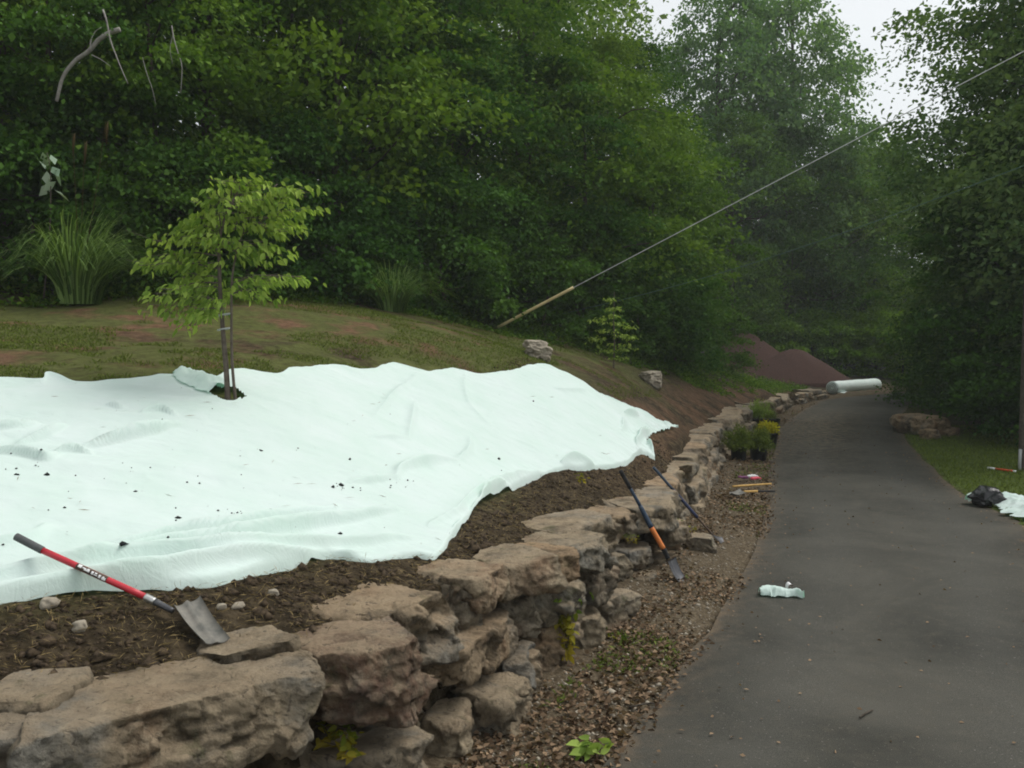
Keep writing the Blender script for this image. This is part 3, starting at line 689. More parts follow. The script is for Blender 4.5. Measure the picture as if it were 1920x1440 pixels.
T = [('oak2', 20, 15, 'dark broadleaf tree at the far left of the woods edge', 1.0), ('oak', 215, 17.5, 'dark tree behind the bare grey limb at upper left', 1.0),
     ('layered', 110, 14.0, 'low spreading dark tree behind the tall arching grass clump', .9),
     ('oak2', 400, 17.5, 'yellow-green lit tree standing right behind the staked sapling', 1.05), ('small', 300, 14.5, 'small understorey tree left of the sapling crown', 1.0),
     ('oak', 560, 21, 'tall dark tree behind and right of the sapling', 1.1), ('small', 640, 17.6, 'small rounded tree leaning over the right-hand grass clump', 1.45),
     ('oak2', 740, 20.5, 'bushy green tree above the right-hand grass clump', .95), ('tall', 860, 24, 'tall tree left of the thick dark trunk', 1.0),
     ('layered', 840, 20, 'layered understorey tree left of the guy wire anchor', .95), ('layered', 985, 22, 'layered tree directly above the yellow wire guard', 1.0),
     ('small', 1090, 22.5, 'small dark tree behind the little bright sapling', 1.3), ('layered', 1215, 25, 'low tree with tiered branches right of the little sapling', .85),
     ('oak2', 1120, 27, 'slender pale-trunked tree in the middle of the woods', .76), ('oak', 1165, 31, 'green tree below the small gap of sky', .80),
     ('layered', 1180, 31, 'dark layered tree left of the mulch pile', 1.2), ('oak2', 1415, 56, 'leafy tree standing behind the mulch pile', 1.1),
     ('small', 1225, 27, 'small tree whose boughs sweep low over the bank edge', 1.3),
     ('oak2', 1560, 56, 'light green tree behind the fabric roll', 1.15), ('oak', 1655, 60, 'green tree where the driveway bends away', 1.15),
     ('oak', 1475, 53, 'dark green tree above the right mulch heap', 1.15), ('oak2', 1565, 54, 'green tree over the middle of the fabric roll', 1.1),
     ('oak', 1625, 57, 'dark tree straight above the far end of the driveway', 1.1), ('oak2', 1375, 50, 'dark tree above the left mulch heap', 1.2),
     ('far', 1345, 54, 'tall pale oak seen against the sky left of centre', 1.0), ('far', 1475, 56, 'biggest pale oak with sky showing through its crown', 1.03),
     ('far', 1665, 72, 'pale distant tree under the open patch of sky', .82)]
for key, px, d, lab, s in T: plant(key, px, d, lab, 'tree', 'tree', s, group=G1, sz_=s * 1.25 if key == 'far' and d < 60 else s)
plant('edge', 2075, 20.5, 'large tree overhanging the utility pole at the right edge', s=1.15)
plant('edge', 2010, 23, 'dense dark tree behind the utility pole', s=1.0)
plant('oak', 1945, 29, 'tall green tree right of the open patch of sky', s=.95)
plant('oak2', 1858, 38, 'tree just past the driveway bend on the right', s=.95)
plant('tall', 1990, 26, 'tall tree filling the upper right corner behind the guy wire', s=1.05)
plant('oak', 2150, 21.5, 'leafy tree just out past the utility pole', s=.95)
big = thing('tree', (*(P(985, 600, 27)[:2]), float(gz(P(985, 600, 27)[0], 27)[0]) - .1), 'mature tree with a thick dark trunk rising in the middle of the woods', 'tree', G1)
link('crown', PROTO['tall'][0], big, (0, 0, 6)); 
mb = trunk_mb(77, 20, .42, np.array([(2, 0, 12.), (-2, 1, 11), (1, -1, 9), (-1.5, -1, 8), (.5, 1, 14)]), 5, .08); mb.build('trunk', M['bark'], big, smooth=True)
SH = [('bush2', -60, 12.6, 'dark shrub at the far left edge of the bank'), ('bush', 60, 13.0, 'dark shrub left of the tall arching grass'), ('bush2', 230, 13.8, 'shrub between the grass clump and the sapling'),
      ('bush', 330, 13.4, 'low shrub just left of the sapling trunk'), ('bush', 470, 15.0, 'low shrub just right of the sapling trunk'), ('bush2', 560, 15.6, 'dark shrub right of the sapling crown'),
      ('bush', 640, 16.3, 'shrub left of the right-hand grass clump'), ('bush2', 790, 18.2, 'shrub right of the right-hand grass clump'), ('bush', 850, 18.4, 'shrub left of the guy wire anchor'),
      ('bush2', 930, 20.3, 'dark shrub behind the guy wire anchor'), ('bush', 1010, 19.9, 'shrub above the pale boulder at mid bank'), ('bush2', 1080, 21.3, 'shrub left of the little bright sapling'),
      ('bush', 1150, 22.0, 'shrub behind the foot of the little bright sapling'), ('bush2', 1200, 23.4, 'shrub right of the little bright sapling'), ('bush', 1260, 24.6, 'shrub above the round boulder'),
      ('bush2', 1270, 27.5, 'dark shrub right of the round boulder'), ('bush', 1322, 29.5, 'shrub left of the mulch heaps at the bank edge'), ('bushlight', 1420, 50, 'light green shrub behind the left mulch heap'),
      ('bushlight', 1520, 51, 'bright shrub behind the right mulch heap'), ('bushlight', 1585, 51.5, 'bright green shrub directly behind the fabric roll'), ('bushlight', 1645, 51, 'bright shrub beyond the end of the fabric roll'),
      ('bushlight', 1690, 50, 'light shrub at the vanishing end of the driveway'), ('bush2', 1795, 32.5, 'dark shrub overhanging the inside of the driveway bend'),
      ('bush2', 1832, 28.5, 'dark shrub above the tan dirt shoulder'), ('bush2', 1866, 24.5, 'dark leafy shrub right of the dirt shoulder'), ('bush2', 1935, 21.3, 'dark shrub behind the red and white stake'),
      ('bush2', 1990, 19.2, 'dark shrub left of the utility pole foot'), ('bush2', 2110, 18.6, 'dark shrub just out past the utility pole'), ('bush', 1800, 30.6, 'low shrub over the back of the dirt shoulder')]
for key, px, d, lab in SH: plant(key, px, d, lab, 'shrub', 'shrub', 1.15 if d < 30 else 1.35, group='shrubs along the edge of the woods')
for px, d, s, lab in ((1895, 27, 1.25, 'small tree filling the right side above the dirt shoulder'), (1955, 22.5, 1.2, 'small dark tree left of the pole top'), (1835, 33, 1.2, 'small tree over the inner edge of the bend')):
    plant('layered', px, d, lab, s=s)
# the far wood as one mass: clumps over the hill behind the named trees
def wood_mass():
    rs = np.random.RandomState(91); C_ = []; n = 0
    while n < 3300:
        d = rs.uniform(21, 62) ; px = rs.uniform(-500, 2500); x = (px - 960) / F * d
        e_ = lip_u(np.array([x]), np.array([d]), EDGE)[0]
        if e_ < 4.5 and px < 1700: continue
        if px >= 1700 and (d < 40 and x < 12 + (d - 20) * .5): continue
        if 1290 < px < 1800 and d < 54: continue
        g = float(gz(x, d)[0]); 
        if 1185 < px < 1760: zmax = min(H + (420 if px < 1640 else 330) / F * d, g + 14)
        elif px >= 1760: zmax = g + 13
        else: zmax = g + 19
        z = g + rs.uniform(.02, 1) ** .8 * max(zmax - g, 1.0); C_.append((x, d, z)); n += 1
    cs = np.array(C_); i = np.repeat(np.arange(n), 95); N = len(i); rad = rs.uniform(.7, 1.5, n)
    off = rs.normal(size=(N, 3)) * (.6, .6, .22) * rad[i][:, None]; off[:, 2] -= (off[:, 0] ** 2 + off[:, 1] ** 2) / (rad[i] * 3)
    V, Fq = leafset(cs[i] + off, rs.normal(size=(N, 3)) + (0, -.5, -.5), .26, 5)
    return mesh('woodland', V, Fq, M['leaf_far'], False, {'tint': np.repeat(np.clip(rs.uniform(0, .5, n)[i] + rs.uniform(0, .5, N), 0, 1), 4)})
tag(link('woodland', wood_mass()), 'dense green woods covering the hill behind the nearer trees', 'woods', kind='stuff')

# ------------------------------------------------------------------ sapling on the sheet
def sapling(px, py, d, hgt_px_top, label, seed, tiers, size=.10, trunk_r=.022, double=True, lift=.0, matk='leaf_sapling'):
    b = P(px, py, d); b[2] = float(gz(b[0], b[1])[0]) + lift
    t_ = thing('sapling', b, label, 'sapling')
    return t_, b
tb = P(430, 742, 7.3); tb = np.array([tree_xy[0], tree_xy[1], float(gz(*tree_xy)[0])]); D0 = tb[1]
sap = thing('sapling', tb, 'staked young tree with bright green drooping leaves growing through the fabric', 'sapling')
def w2(px, py, dd=0.0): return P(px, py, D0 + dd) - tb
rs = np.random.RandomState(8)
mb = MB()
mb.add(*tube(smooth_line([(0, 0, -.1), w2(424, 690), w2(418, 620), w2(412, 520), w2(415, 430), w2(450, 350)], 30), np.linspace(.024, .008, 30), 10))
stem2 = smooth_line([(.06, .02, -.1), w2(436, 690), w2(434, 600), w2(438, 500), w2(470, 400), w2(520, 345)], 26)
mb.add(*tube(stem2, np.linspace(.014, .005, 26), 8))
tips = []   # branch ends in the picture, with depth spread
br = [((413, 470), (300, 452)), ((413, 480), (335, 440)), ((415, 440), (380, 400)), ((415, 430), (400, 362)), ((430, 390), (440, 335)), ((450, 370), (480, 340)), ((470, 400), (540, 350)),
      ((470, 410), (575, 350)), ((460, 430), (585, 395)), ((450, 440), (560, 425)), ((440, 460), (530, 480)), ((438, 470), (480, 490)), ((413, 500), (340, 505)), ((413, 530), (290, 560)),
      ((413, 520), (330, 540)), ((413, 540), (370, 560)), ((413, 560), (380, 590)), ((437, 530), (520, 530)), ((437, 540), (570, 525)), ((437, 550), (490, 560)), ((413, 505), (265, 500)),
      ((413, 480), (290, 490)), ((420, 450), (350, 420)), ((440, 420), (500, 380)), ((440, 430), (470, 370)), ((430, 470), (400, 450)), ((437, 430), (520, 440)), ((413, 575), (350, 615)), ((415, 560), (300, 590))]
LV, LD = [], []
for a, b_ in br:
    dd = rs.uniform(-.38, .38); A_, B_ = w2(*a), w2(b_[0], b_[1], dd); mid = (A_ + B_) / 2 + (0, 0, .05)
    pth = smooth_line([A_, mid, B_], 12); mb.add(*tube(pth, np.linspace(.007, .002, 12), 5))
    for k_ in range(6):
        f_ = rs.uniform(.3, .95); q = pth[int(f_ * 11)]; mb.add(*tube(smooth_line([q, q + rs.normal(size=3) * (.08, .08, .015), q + rs.normal(size=3) * (.14, .14, .02)], 5), [.0028, .0025, .002, .0018, .0015], 4))
    for k_ in range(64):
        f_ = rs.uniform(.2, 1.05) ; q = A_ + (B_ - A_) * min(f_, 1.0) + rs.normal(size=3) * (.075, .10, .016); q[2] += .05 * math.sin(min(f_, 1) * 3.1)
        LV.append(q); o_ = unit(np.array([B_[0] - A_[0], B_[1] - A_[1], 0])); LD.append(o_ * .7 + rs.normal(size=3) * (.5, .5, .2) + (0, 0, -.75))
mb.build('trunk', M['young_bark'], sap, smooth=True)
V, Fq = leafset(np.array(LV), np.array(LD), .070, 3, .26, .10, .16, True)
link('crown', mesh('crown', V, Fq, M['leaf_sapling'], False, {'tint': np.repeat(rs.uniform(0, 1, len(LV)) ** 1.2, 6)}), sap)
for yy in (590, 617):
    c = w2(420, yy); mb = MB(); an = np.linspace(0, 2 * math.pi, 20); mb.add(*tube(np.c_[c[0] + .05 * np.cos(an), .04 * np.sin(an) + c[1], c[2] + .01 * np.cos(an)], .006, 5)); mb.build('tie', M['sapling_tie'], sap, smooth=True)
# little sapling by the boulder
q0 = hit(1150, 690, 0); sp2 = thing('sapling', q0, 'little sapling with a bright tiered crown right of the pale boulder', 'sapling')
mb = MB(); mb.add(*tube(smooth_line([(0, 0, -.1), (.02, 0, .5), (.0, 0, 1.0), (.01, 0, 1.55)], 16), np.linspace(.018, .006, 16), 7)); mb.build('trunk', M['young_bark'], sp2, smooth=True)
LV, LD = [], []
S2 = q0[1] / F
for tx, ty, wd in ((-8, 128, 12), (2, 112, 16), (-2, 98, 14), (8, 85, 26), (-28, 90, 20), (28, 78, 22), (-15, 70, 24), (12, 62, 30), (30, 58, 16), (-30, 55, 18), (5, 45, 34), (18, 36, 26), (-8, 32, 22), (10, 20, 24)):
    c = np.array([tx * S2, rs.uniform(-.15, .15), ty * S2])
    for k_ in range(34):
        LV.append(c + rs.normal(size=3) * (wd * S2 * .5, .12, .022)); LD.append(np.array([rs.normal(), rs.normal(), -.5]))
V, Fq = leafset(np.array(LV), np.array(LD), .085, 9, .25, .1, .1)
link('crown', mesh('crown', V, Fq, M['leaf_sapling'], False, {'tint': np.repeat(rs.uniform(0, .9, len(LV)), 4)}), sp2)

# ------------------------------------------------------------------ grasses
def blades(n, hgt, spread, seed, wid=.008, seg=7, base_r=.24, lean=None):
    rs = np.random.RandomState(seed); mbv, fs = [], []
    for k_ in range(n):
        a = rs.uniform(0, 2 * math.pi); r0 = base_r * math.sqrt(rs.uniform()); h_ = hgt * rs.uniform(.55, 1.05); out = spread * rs.uniform(.15, 1)
        t_ = np.linspace(0, 1, seg + 1); x = np.cos(a) * (r0 + out * t_ ** 1.45); y = np.sin(a) * (r0 + out * t_ ** 1.45)
        z = h_ * (t_ - (.25 + .55 * out / spread) * t_ ** 2.6); 
        if lean is not None: x = x + lean * t_ ** 2
        s = np.array([-np.sin(a + .6), np.cos(a + .6), 0]); w_ = wid * (1 - t_ * .9)
        c = np.c_[x, y, z]; mbv.append(np.stack([c - s * w_[:, None], c + s * w_[:, None]], 1).reshape(-1, 3))
        i = np.arange(seg)[:, None] * 2 + k_ * (seg + 1) * 2; fs.append(i + np.array([[0, 1, 3, 2]]))
    return np.concatenate(mbv), np.concatenate(fs), np.repeat(rs.uniform(0, 1, n) ** 1.5, (seg + 1) * 2)
def clump(name, px, py, lift, label, cat, n, hgt, spread, seed, d=None, **kw):
    b = hit(px, py) if d is None else P(px, py, d); b[2] = float(gz(b[0], b[1])[0]); t_ = thing(name, b, label, cat)
    V, Fq, tn = blades(n, hgt, spread, seed, **kw); link('leaves', mesh('leaves', V, Fq, M['blade'], False, {'tint': tn}), t_); return t_, b
g1, gb = clump('ornamental_grass', 150, 545, 0, 'tall arching clump of ornamental grass with tan plumes at the left', 'grass clump', 700, 2.0, 1.15, 1, d=11.8, wid=.011, lean=.25)
mb = MB()
for a, z_ in ((-.05, 2.2), (.1, 2.1), (.38, 2.35)):
    mb.add(*tube(smooth_line([(0, 0, .3), (a * .5, 0, 1.2), (a, 0, z_)], 10), np.linspace(.005, .003, 10), 5)); mb.add(*tube(np.array([(a, 0, z_ - .3), (a + .01, 0, z_ - .1), (a + .03, 0, z_)]), [.006, .02, .004], 6))
mb.build('plume', M['straw'], g1)
clump('ornamental_grass', 735, 565, 0, 'arching clump of ornamental grass right of the sapling at the edge of the woods', 'grass clump', 560, 1.5, 1.1, 2, d=15.7, wid=.011)
# pale-leaved plant beside the grass
b = P(95, 560, 11.9); b[2] = float(gz(b[0], b[1])[0]); pl = thing('broadleaf_sapling', b, 'thin stem with a few large pale silvery leaves above the grass clump', 'plant')
mb = MB(); stem = smooth_line([(-.1, 0, 0), (0, 0, .8), P(95, 330, 11.9) - b, P(88, 285, 11.9) - b], 14); mb.add(*tube(stem, np.linspace(.012, .004, 14), 6)); mb.build('stem', M['young_bark'], pl, smooth=True)
cs = np.array([P(a, c_, 11.9 + rs.uniform(-.1, .1)) - b for a, c_ in ((80, 285), (95, 290), (72, 300), (88, 320), (100, 322), (92, 335), (105, 340), (88, 345), (102, 356), (98, 312), (415, 0), (78, 310))][:10])
V, Fq = leafset(cs, rs.normal(size=(10, 3)) * (.6, .3, .3) + (.2, 0, -.6), .20, 4, .34, .05, .1)
link('leaves', mesh('leaves', V, Fq, M['leaf_pale'], False, {'tint': np.repeat(rs.uniform(0, 1, 10), 4)}), pl)
# bare limbs against the dark wood
db = thing('dead_limb', P(108, 185, 12.3), 'curved bare grey limb hanging in the dark trees at upper left', 'dead limb')
o_ = np.array(db.location); mb = MB()
mb.add(*tube(smooth_line([P(a, c_, 12.3) - o_ for a, c_ in ((106, 190), (118, 145), (140, 115), (165, 97), (185, 75), (205, 62), (225, 55))], 30), np.linspace(.022, .034, 30), 7))
mb.add(*tube(smooth_line([P(a, c_, 12.25) - o_ for a, c_ in ((170, 95), (170, 78), (178, 60), (190, 51))], 12), np.linspace(.012, .005, 12), 5))
mb.add(*tube(smooth_line([P(a, c_, 12.25) - o_ for a, c_ in ((172, 103), (190, 112), (208, 125))], 8), np.linspace(.008, .003, 8), 5)); mb.build('limb', M['dead_wood'], db, smooth=True)
def twig(pts, d, label, r0=.016, side=()):
    o_ = P(*pts[0], d); t_ = thing('bare_twig', o_, label, 'twig', 'bare twigs in the dark trees'); mb = MB()
    mb.add(*tube(smooth_line([P(a, c_, d) - o_ for a, c_ in pts], 20), np.linspace(r0, r0 * .4, 20), 6))
    for s_ in side: mb.add(*tube(smooth_line([P(a, c_, d) - o_ for a, c_ in s_], 10), np.linspace(r0 * .6, r0 * .3, 10), 5))
    mb.build('stem', M['dead_wood'], t_, smooth=True)
twig([(193, 18), (200, 40), (206, 72), (216, 100), (228, 130), (240, 157)], 11.9, 'long pale bare twig hanging at upper left', .013)
twig([(322, 48), (326, 72), (334, 100), (341, 125), (339, 175)], 12.2, 'forked pale twig hanging right of the long one', .009, [[(325, 62), (319, 92), (324, 120)]])
twig([(267, 108), (276, 140), (285, 165), (292, 195)], 12.2, 'faint thin twig hanging between the two pale twigs', .007)

# bank turf, strip litter, soil trash
def scatter(n, gen, seed):
    rs = np.random.RandomState(seed); out = []
    while sum(len(o) for o in out) < n: out.append(gen(rs))
    return np.concatenate(out)[:n]
outline = np.concatenate([bot, right, top[::-1], left[::-1]])[::6]
def turf(rs):
    px = rs.uniform(-120, 1500, 6000); d = rs.uniform(6.5, 32, 6000); x = (px - 960) / F * d; u_ = lip_u(x, d); e_ = lip_u(x, d, EDGE)
    k_ = (u_ > 1.2) & (e_ < .8) & ~inside(x, d, outline) & (fb2(x * .9, d * .9, 50, 4) > -.12 + .3 * np.clip(-x / 6 - .4, 0, 1)) & (rs.uniform(size=6000) < np.clip(14 / d, 0, 1))
    return np.c_[x, d][k_]
xy = scatter(48000, turf, 60); z = gz(xy[:, 0], xy[:, 1]); rs = np.random.RandomState(61); n = len(xy)
c = np.c_[xy, z - .005]; V, Fq = leafset(c, rs.normal(size=(n, 3)) * (.55, .55, .2) + (0, 0, .7), .042, 62, .09, .02, .1)
tag(link('bank_grass', mesh('bank_grass', V, Fq, M['lawn'], False, {'tint': np.repeat(rs.uniform(0, 1, n) * .8, 4)})), 'thin new grass on the earth bank above the fabric', 'grass', kind='stuff')
def lawn_g(rs):
    px = rs.uniform(1690, 2150, 5000); d = rs.uniform(10, 24, 5000); x = (px - 960) / F * d; ru_ = road_u(x, d)
    k_ = (ru_ < -.03) & (x > 5) & (ru_ > -3.2); return np.c_[x, d][k_]
xy = scatter(16000, lawn_g, 63); z = gz(xy[:, 0], xy[:, 1]); n = len(xy)
V, Fq = leafset(np.c_[xy, z - .005], rs.normal(size=(n, 3)) * (.5, .5, .2) + (0, 0, .8), .075, 64, .08, .02, .1)
tag(link('verge_grass', mesh('verge_grass', V, Fq, M['lawn'], False, {'tint': np.repeat(rs.uniform(.1, 1, n), 4)})), 'green grass verge on the right side of the driveway', 'grass', kind='stuff')
def brush(rs):
    px = rs.uniform(-200, 1520, 6000); d = rs.uniform(8, 40, 6000); x = (px - 960) / F * d; e_ = lip_u(x, d, EDGE)
    k_ = (e_ > -.7 + .5 * fb2(x * 1.5, d * 1.5, 52, 3)) & (e_ < 1.2) & (fb2(x * 2, d * 2, 53, 3) > -.25); return np.c_[x, d][k_]
xy = scatter(30000, brush, 65); n = len(xy); e_ = lip_u(xy[:, 0], xy[:, 1], EDGE); hb_ = np.clip((e_ + .9) * .28, .05, .5) * (.6 + .6 * fb2(xy[:, 0] * 2, xy[:, 1] * 2, 54, 2))
V, Fq = leafset(np.c_[xy, gz(xy[:, 0], xy[:, 1]) + rs.uniform(0, 1, n) * np.abs(hb_)], rs.normal(size=(n, 3)) * (1, 1, .6) + (0, -.3, .1), .075, 66, .24, .1, .08)
tag(link('undergrowth', mesh('undergrowth', V, Fq, M['leaf_mid'], False, {'tint': np.repeat(rs.uniform(0, 1, n), 4)})), 'low green undergrowth along the foot of the woods', 'undergrowth', kind='stuff')
def edge_w(rs):
    y = 3 + rs.uniform(0, 30, 8000) * rs.uniform(0, 1, 8000); x = rs.uniform(-2, 14, 8000); l_ = lip_u(x, y, rl[::3])
    k_ = (l_ > -.04) & (lip_u(x, y) < -.1) & (l_ < .55) & (fb2(x * 1.4, y * 1.4, 56, 3) > .08); return np.c_[x, y][k_]
xy = scatter(2600, edge_w, 67); n = len(xy)
V, Fq = leafset(np.c_[xy, gz(xy[:, 0], xy[:, 1])], rs.normal(size=(n, 3)) * (.7, .7, .2) + (0, 0, .45), .05, 68, .12, .05, .1)
tag(link('edge_weeds', mesh('edge_weeds', V, Fq, M['lawn'], False, {'tint': np.repeat(rs.uniform(0, 1, n), 4)})), 'sparse short weeds and grass along the left edge of the asphalt', 'weeds', kind='stuff')
def strip_g(rs):
    y = rs.uniform(2.5, 36, 9000) ** 1.0; y = 2.5 + (y - 2.5) * rs.uniform(0, 1, 9000) ** .8; x = rs.uniform(-2.5, 13, 9000); u_ = lip_u(x, y); l_ = lip_u(x, y, rl[::3])
    k_ = (u_ < -.02) & (l_ > -.12 + rs.exponential(.05, 9000)) & (fb2(x * 1.1, y * 1.1, 70, 4) * 1.6 + .05 + .25 * ((y > 10) & (y < 15)) + .3 * (y < 5.3) > rs.uniform(-.35, .5, 9000)); return np.c_[x, y][k_]
xy = scatter(11000, strip_g, 71); z = np.maximum(gz(xy[:, 0], xy[:, 1]), .0) + rs.uniform(.004, .03, len(xy)); n = len(xy)
V, Fq = leafset(np.c_[xy, z], rs.normal(size=(n, 3)) * (1, 1, .2), .042, 72, .30, .14, .05)
tag(link('leaf_litter', mesh('leaf_litter', V, Fq, M['litter'], False, {'tint': np.repeat(rs.uniform(0, 1, n) ** 1.4, 4)})), 'brown dead leaves lying between the wall and the asphalt', 'leaf litter', kind='stuff')
def pebs(xy, z, size, seed):
    rs = np.random.RandomState(seed); n = len(xy); base = np.array([(1, 0, 0), (-1, 0, 0), (0, 1, 0), (0, -1, 0), (0, 0, 1), (0, 0, -1)], float)
    tr = np.array([(0, 2, 4), (2, 1, 4), (1, 3, 4), (3, 0, 4), (2, 0, 5), (1, 2, 5), (3, 1, 5), (0, 3, 5)])
    s = size * np.exp(rs.normal(size=n) * .6); a = rs.uniform(0, 6.28, n); V = base[None] * s[:, None, None] * rs.uniform(.5, 1.2, (n, 6, 1)) * np.array([1, .8, .6])
    ca, sa = np.cos(a)[:, None], np.sin(a)[:, None]; V = np.stack([V[..., 0] * ca - V[..., 1] * sa, V[..., 0] * sa + V[..., 1] * ca, V[..., 2]], -1) + np.c_[xy, z][:, None]
    return V.reshape(-1, 3), (tr[None] + np.arange(n)[:, None, None] * 6).reshape(-1, 3)
def strip_any(rs):
    y = 2.5 + rs.uniform(0, 20, 9000) * rs.uniform(0, 1, 9000); x = rs.uniform(-2.5, 8, 9000); k_ = (lip_u(x, y) < -.02) & (lip_u(x, y, rl[::3]) > -.02); return np.c_[x, y][k_]
xy = scatter(8000, strip_any, 73); V, Fq = pebs(xy, gz(xy[:, 0], xy[:, 1]) + .002, .0075, 74)
tag(link('gravel', mesh('gravel', V, Fq, M['pale_stone'], False)), 'small pale gravel scattered at the foot of the wall', 'gravel', kind='stuff')
def soil_g(rs):
    y = rs.uniform(2.6, 13, 8000); x = rs.uniform(-3.6, 3, 8000); u_ = lip_u(x, y); k_ = (u_ > .2) & (u_ < 2.4) & ~inside(x, y, outline) & (rs.uniform(size=8000) < 5 / y); return np.c_[x, y][k_]
xy = scatter(9000, soil_g, 75); bc_ = hit(378, 1172, .03)[:2]; xy = xy[np.hypot(xy[:, 0] - bc_[0], xy[:, 1] - bc_[1]) > .26]
V, Fq = pebs(xy, gz(xy[:, 0], xy[:, 1]), .013, 76)
sm = Mat('clod', .95, .1); sm.color(sm.ramp(sm.noise(30), [(.35, (.012, .009, .006)), (.65, (.085, .062, .04))])); sm.bump(sm.noise(120), .6, .005)
tag(link('soil_clods', mesh('soil_clods', V, Fq, sm.m, True)), 'dark crumbly soil clods between the fabric and the wall', 'soil', kind='stuff')
xy = scatter(11000, soil_g, 77); n = len(xy)
V, Fq = leafset(np.c_[xy, gz(xy[:, 0], xy[:, 1]) + rs.uniform(.004, .03, n)], rs.normal(size=(n, 3)) * (1, 1, .35), .05, 78, .026, .01, .1)
tag(link('straw', mesh('straw', V, Fq, M['straw'], False, {'tint': np.repeat(rs.uniform(0, 1, n) ** 1.6, 4)})), 'dry straw and grass stems littering the dark soil', 'straw', kind='stuff')
# crumbs and twigs dropped on the sheet
cl = []
for cx_, cy_, sp_, k_ in ((435, 965, 26, 22), (645, 917, 14, 12), (755, 908, 12, 9), (490, 848, 5, 4), (60, 862, 60, 20), (220, 910, 90, 16), (460, 1000, 90, 24), (180, 1040, 140, 10), (700, 860, 300, 30), (315, 1036, 8, 5)):
    for _ in range(k_): cl.append((cx_ + rs.normal() * sp_, cy_ + rs.normal() * sp_ * .28))
pts = np.array([hit(a, c_, .04)[:2] for a, c_ in cl]); zz = np.array([sheetz(*p_) for p_ in pts]); V, Fq = pebs(pts, zz + .003, .0068, 80)
tag(link('soil_crumbs', mesh('soil_crumbs', V, Fq, M['soil_crumb'], False)), 'dark soil crumbs scattered on the pale fabric', 'soil crumbs', kind='stuff')
cl = np.array([(rs.uniform(0, 1150), rs.uniform(740, 1060)) for _ in range(110)]); pts = np.array([hit(a, c_, .04)[:2] for a, c_ in cl]); k_ = inside(pts[:, 0], pts[:, 1], outline); pts = pts[k_]
zz = np.array([sheetz(*p_) for p_ in pts]); n = len(pts); V, Fq = leafset(np.c_[pts, zz + .004], rs.normal(size=(n, 3)) * (1, .6, .08), .07, 81, .03, .01)
tag(link('grass_clippings', mesh('grass_clippings', V, Fq, M['straw'], False, {'tint': np.repeat(rs.uniform(0, .6, n), 4)})), 'thin dry stems lying on the pale fabric', 'clippings', kind='stuff')
# bits on the asphalt
def road_g(rs):
    y = rs.uniform(3.5, 26, 4000); x = rs.uniform(-1, 11, 4000); r_ = road_u(x, y); k_ = (r_ > .02) & (rs.uniform(size=4000) < .12 + np.exp(-r_ / .25)); return np.c_[x, y][k_]
xy = scatter(900, road_g, 82); n = len(xy); V, Fq = leafset(np.c_[xy, np.full(n, .036)], rs.normal(size=(n, 3)) * (1, 1, .05), .03, 83, .3, .1)
tag(link('fallen_leaves', mesh('fallen_leaves', V, Fq, M['litter'], False, {'tint': np.repeat(rs.uniform(.2, 1, n), 4)})), 'bits of leaf and grit strewn on the asphalt', 'leaf litter', kind='stuff')
for (a, b_), (c_, d_), lab in (((1612, 1345), (1636, 1331), 'short brown twig lying on the near asphalt'), ((1180, 1326), (1226, 1318), 'thin dark twig at the edge of the asphalt')):
    A_, B_ = PZ(a, b_, .045), PZ(c_, d_, .045); mb = MB(); mb.add(*tube(smooth_line([A_, (A_ + B_) / 2 + (.01, .015, .0), B_], 8), .006, 6)); tag(mb.build('twig', M['bark'], origin=A_, smooth=True), lab, 'twig')

# ------------------------------------------------------------------ boulders, small stones
def boulder(px, py, w_px, h_px, label, seed, mat='rock', name='boulder', depth=.8, d=None, sink=.15):
    b = hit(px, py) if d is None else P(px, py, d); sc = b[1] / F; hx, hz = w_px * sc / 2, h_px * sc / 2 * 1.15
    p, f = rock(seed, hx, hx * depth, hz, max(.008, hx / 16), 1.3 if hx > .15 else .8, 4 if hx > .15 else 2.6, .3); p[:, 2] += hz * (1 - sink * 2)
    b[2] = float(gz(b[0], b[1])[0])
    return tag(link(name, mesh(name, p, f, M[mat], True), None, b, .3), label, 'boulder' if name == 'boulder' else 'stone')
boulder(1008, 672, 46, 34, 'pale pinkish block-shaped boulder high on the bank', 901, 'pale_stone')
boulder(1224, 722, 38, 28, 'rounded tan boulder on the bank near the mulch pile', 902, 'pale_stone')
for a, b_, w_, h_, lab, sd_k in ((92, 1145, 30, 18, 'whitish lumpy stone in the soil left of the red shovel', 903), (150, 1192, 24, 20, 'tan stone in the dark soil below the red shovel handle', 904),
        (415, 1140, 18, 10, 'small pale pebble right of the shovel blade', 905), (447, 1140, 24, 9, 'flat grey pebble beyond the shovel blade', 906), (512, 1113, 20, 10, 'small stone in the soil near the fabric edge', 907), (55, 1285, 20, 9, 'small pale stone behind the near wall slab', 908)):
    boulder(a, b_, w_, h_, lab, sd_k, 'pale_stone', 'stone')
# dirt shoulder inside the bend
q1 = PZ(1722, 822); p, f = rock(911, .42, .8, .36, .03, .8, 4, .3); p = p * (1, 1, 1); 
o = link('boulder', mesh('boulder', p, f, M['rock'], True), None, (q1[0] + .45, q1[1] + .8, .14), -.2); tag(o, 'low tan rock and dirt shoulder at the inside of the driveway bend', 'boulder')
boulder(1742, 845, 34, 18, 'small brown rock in front of the dirt shoulder', 912, 'rock', d=21.0)

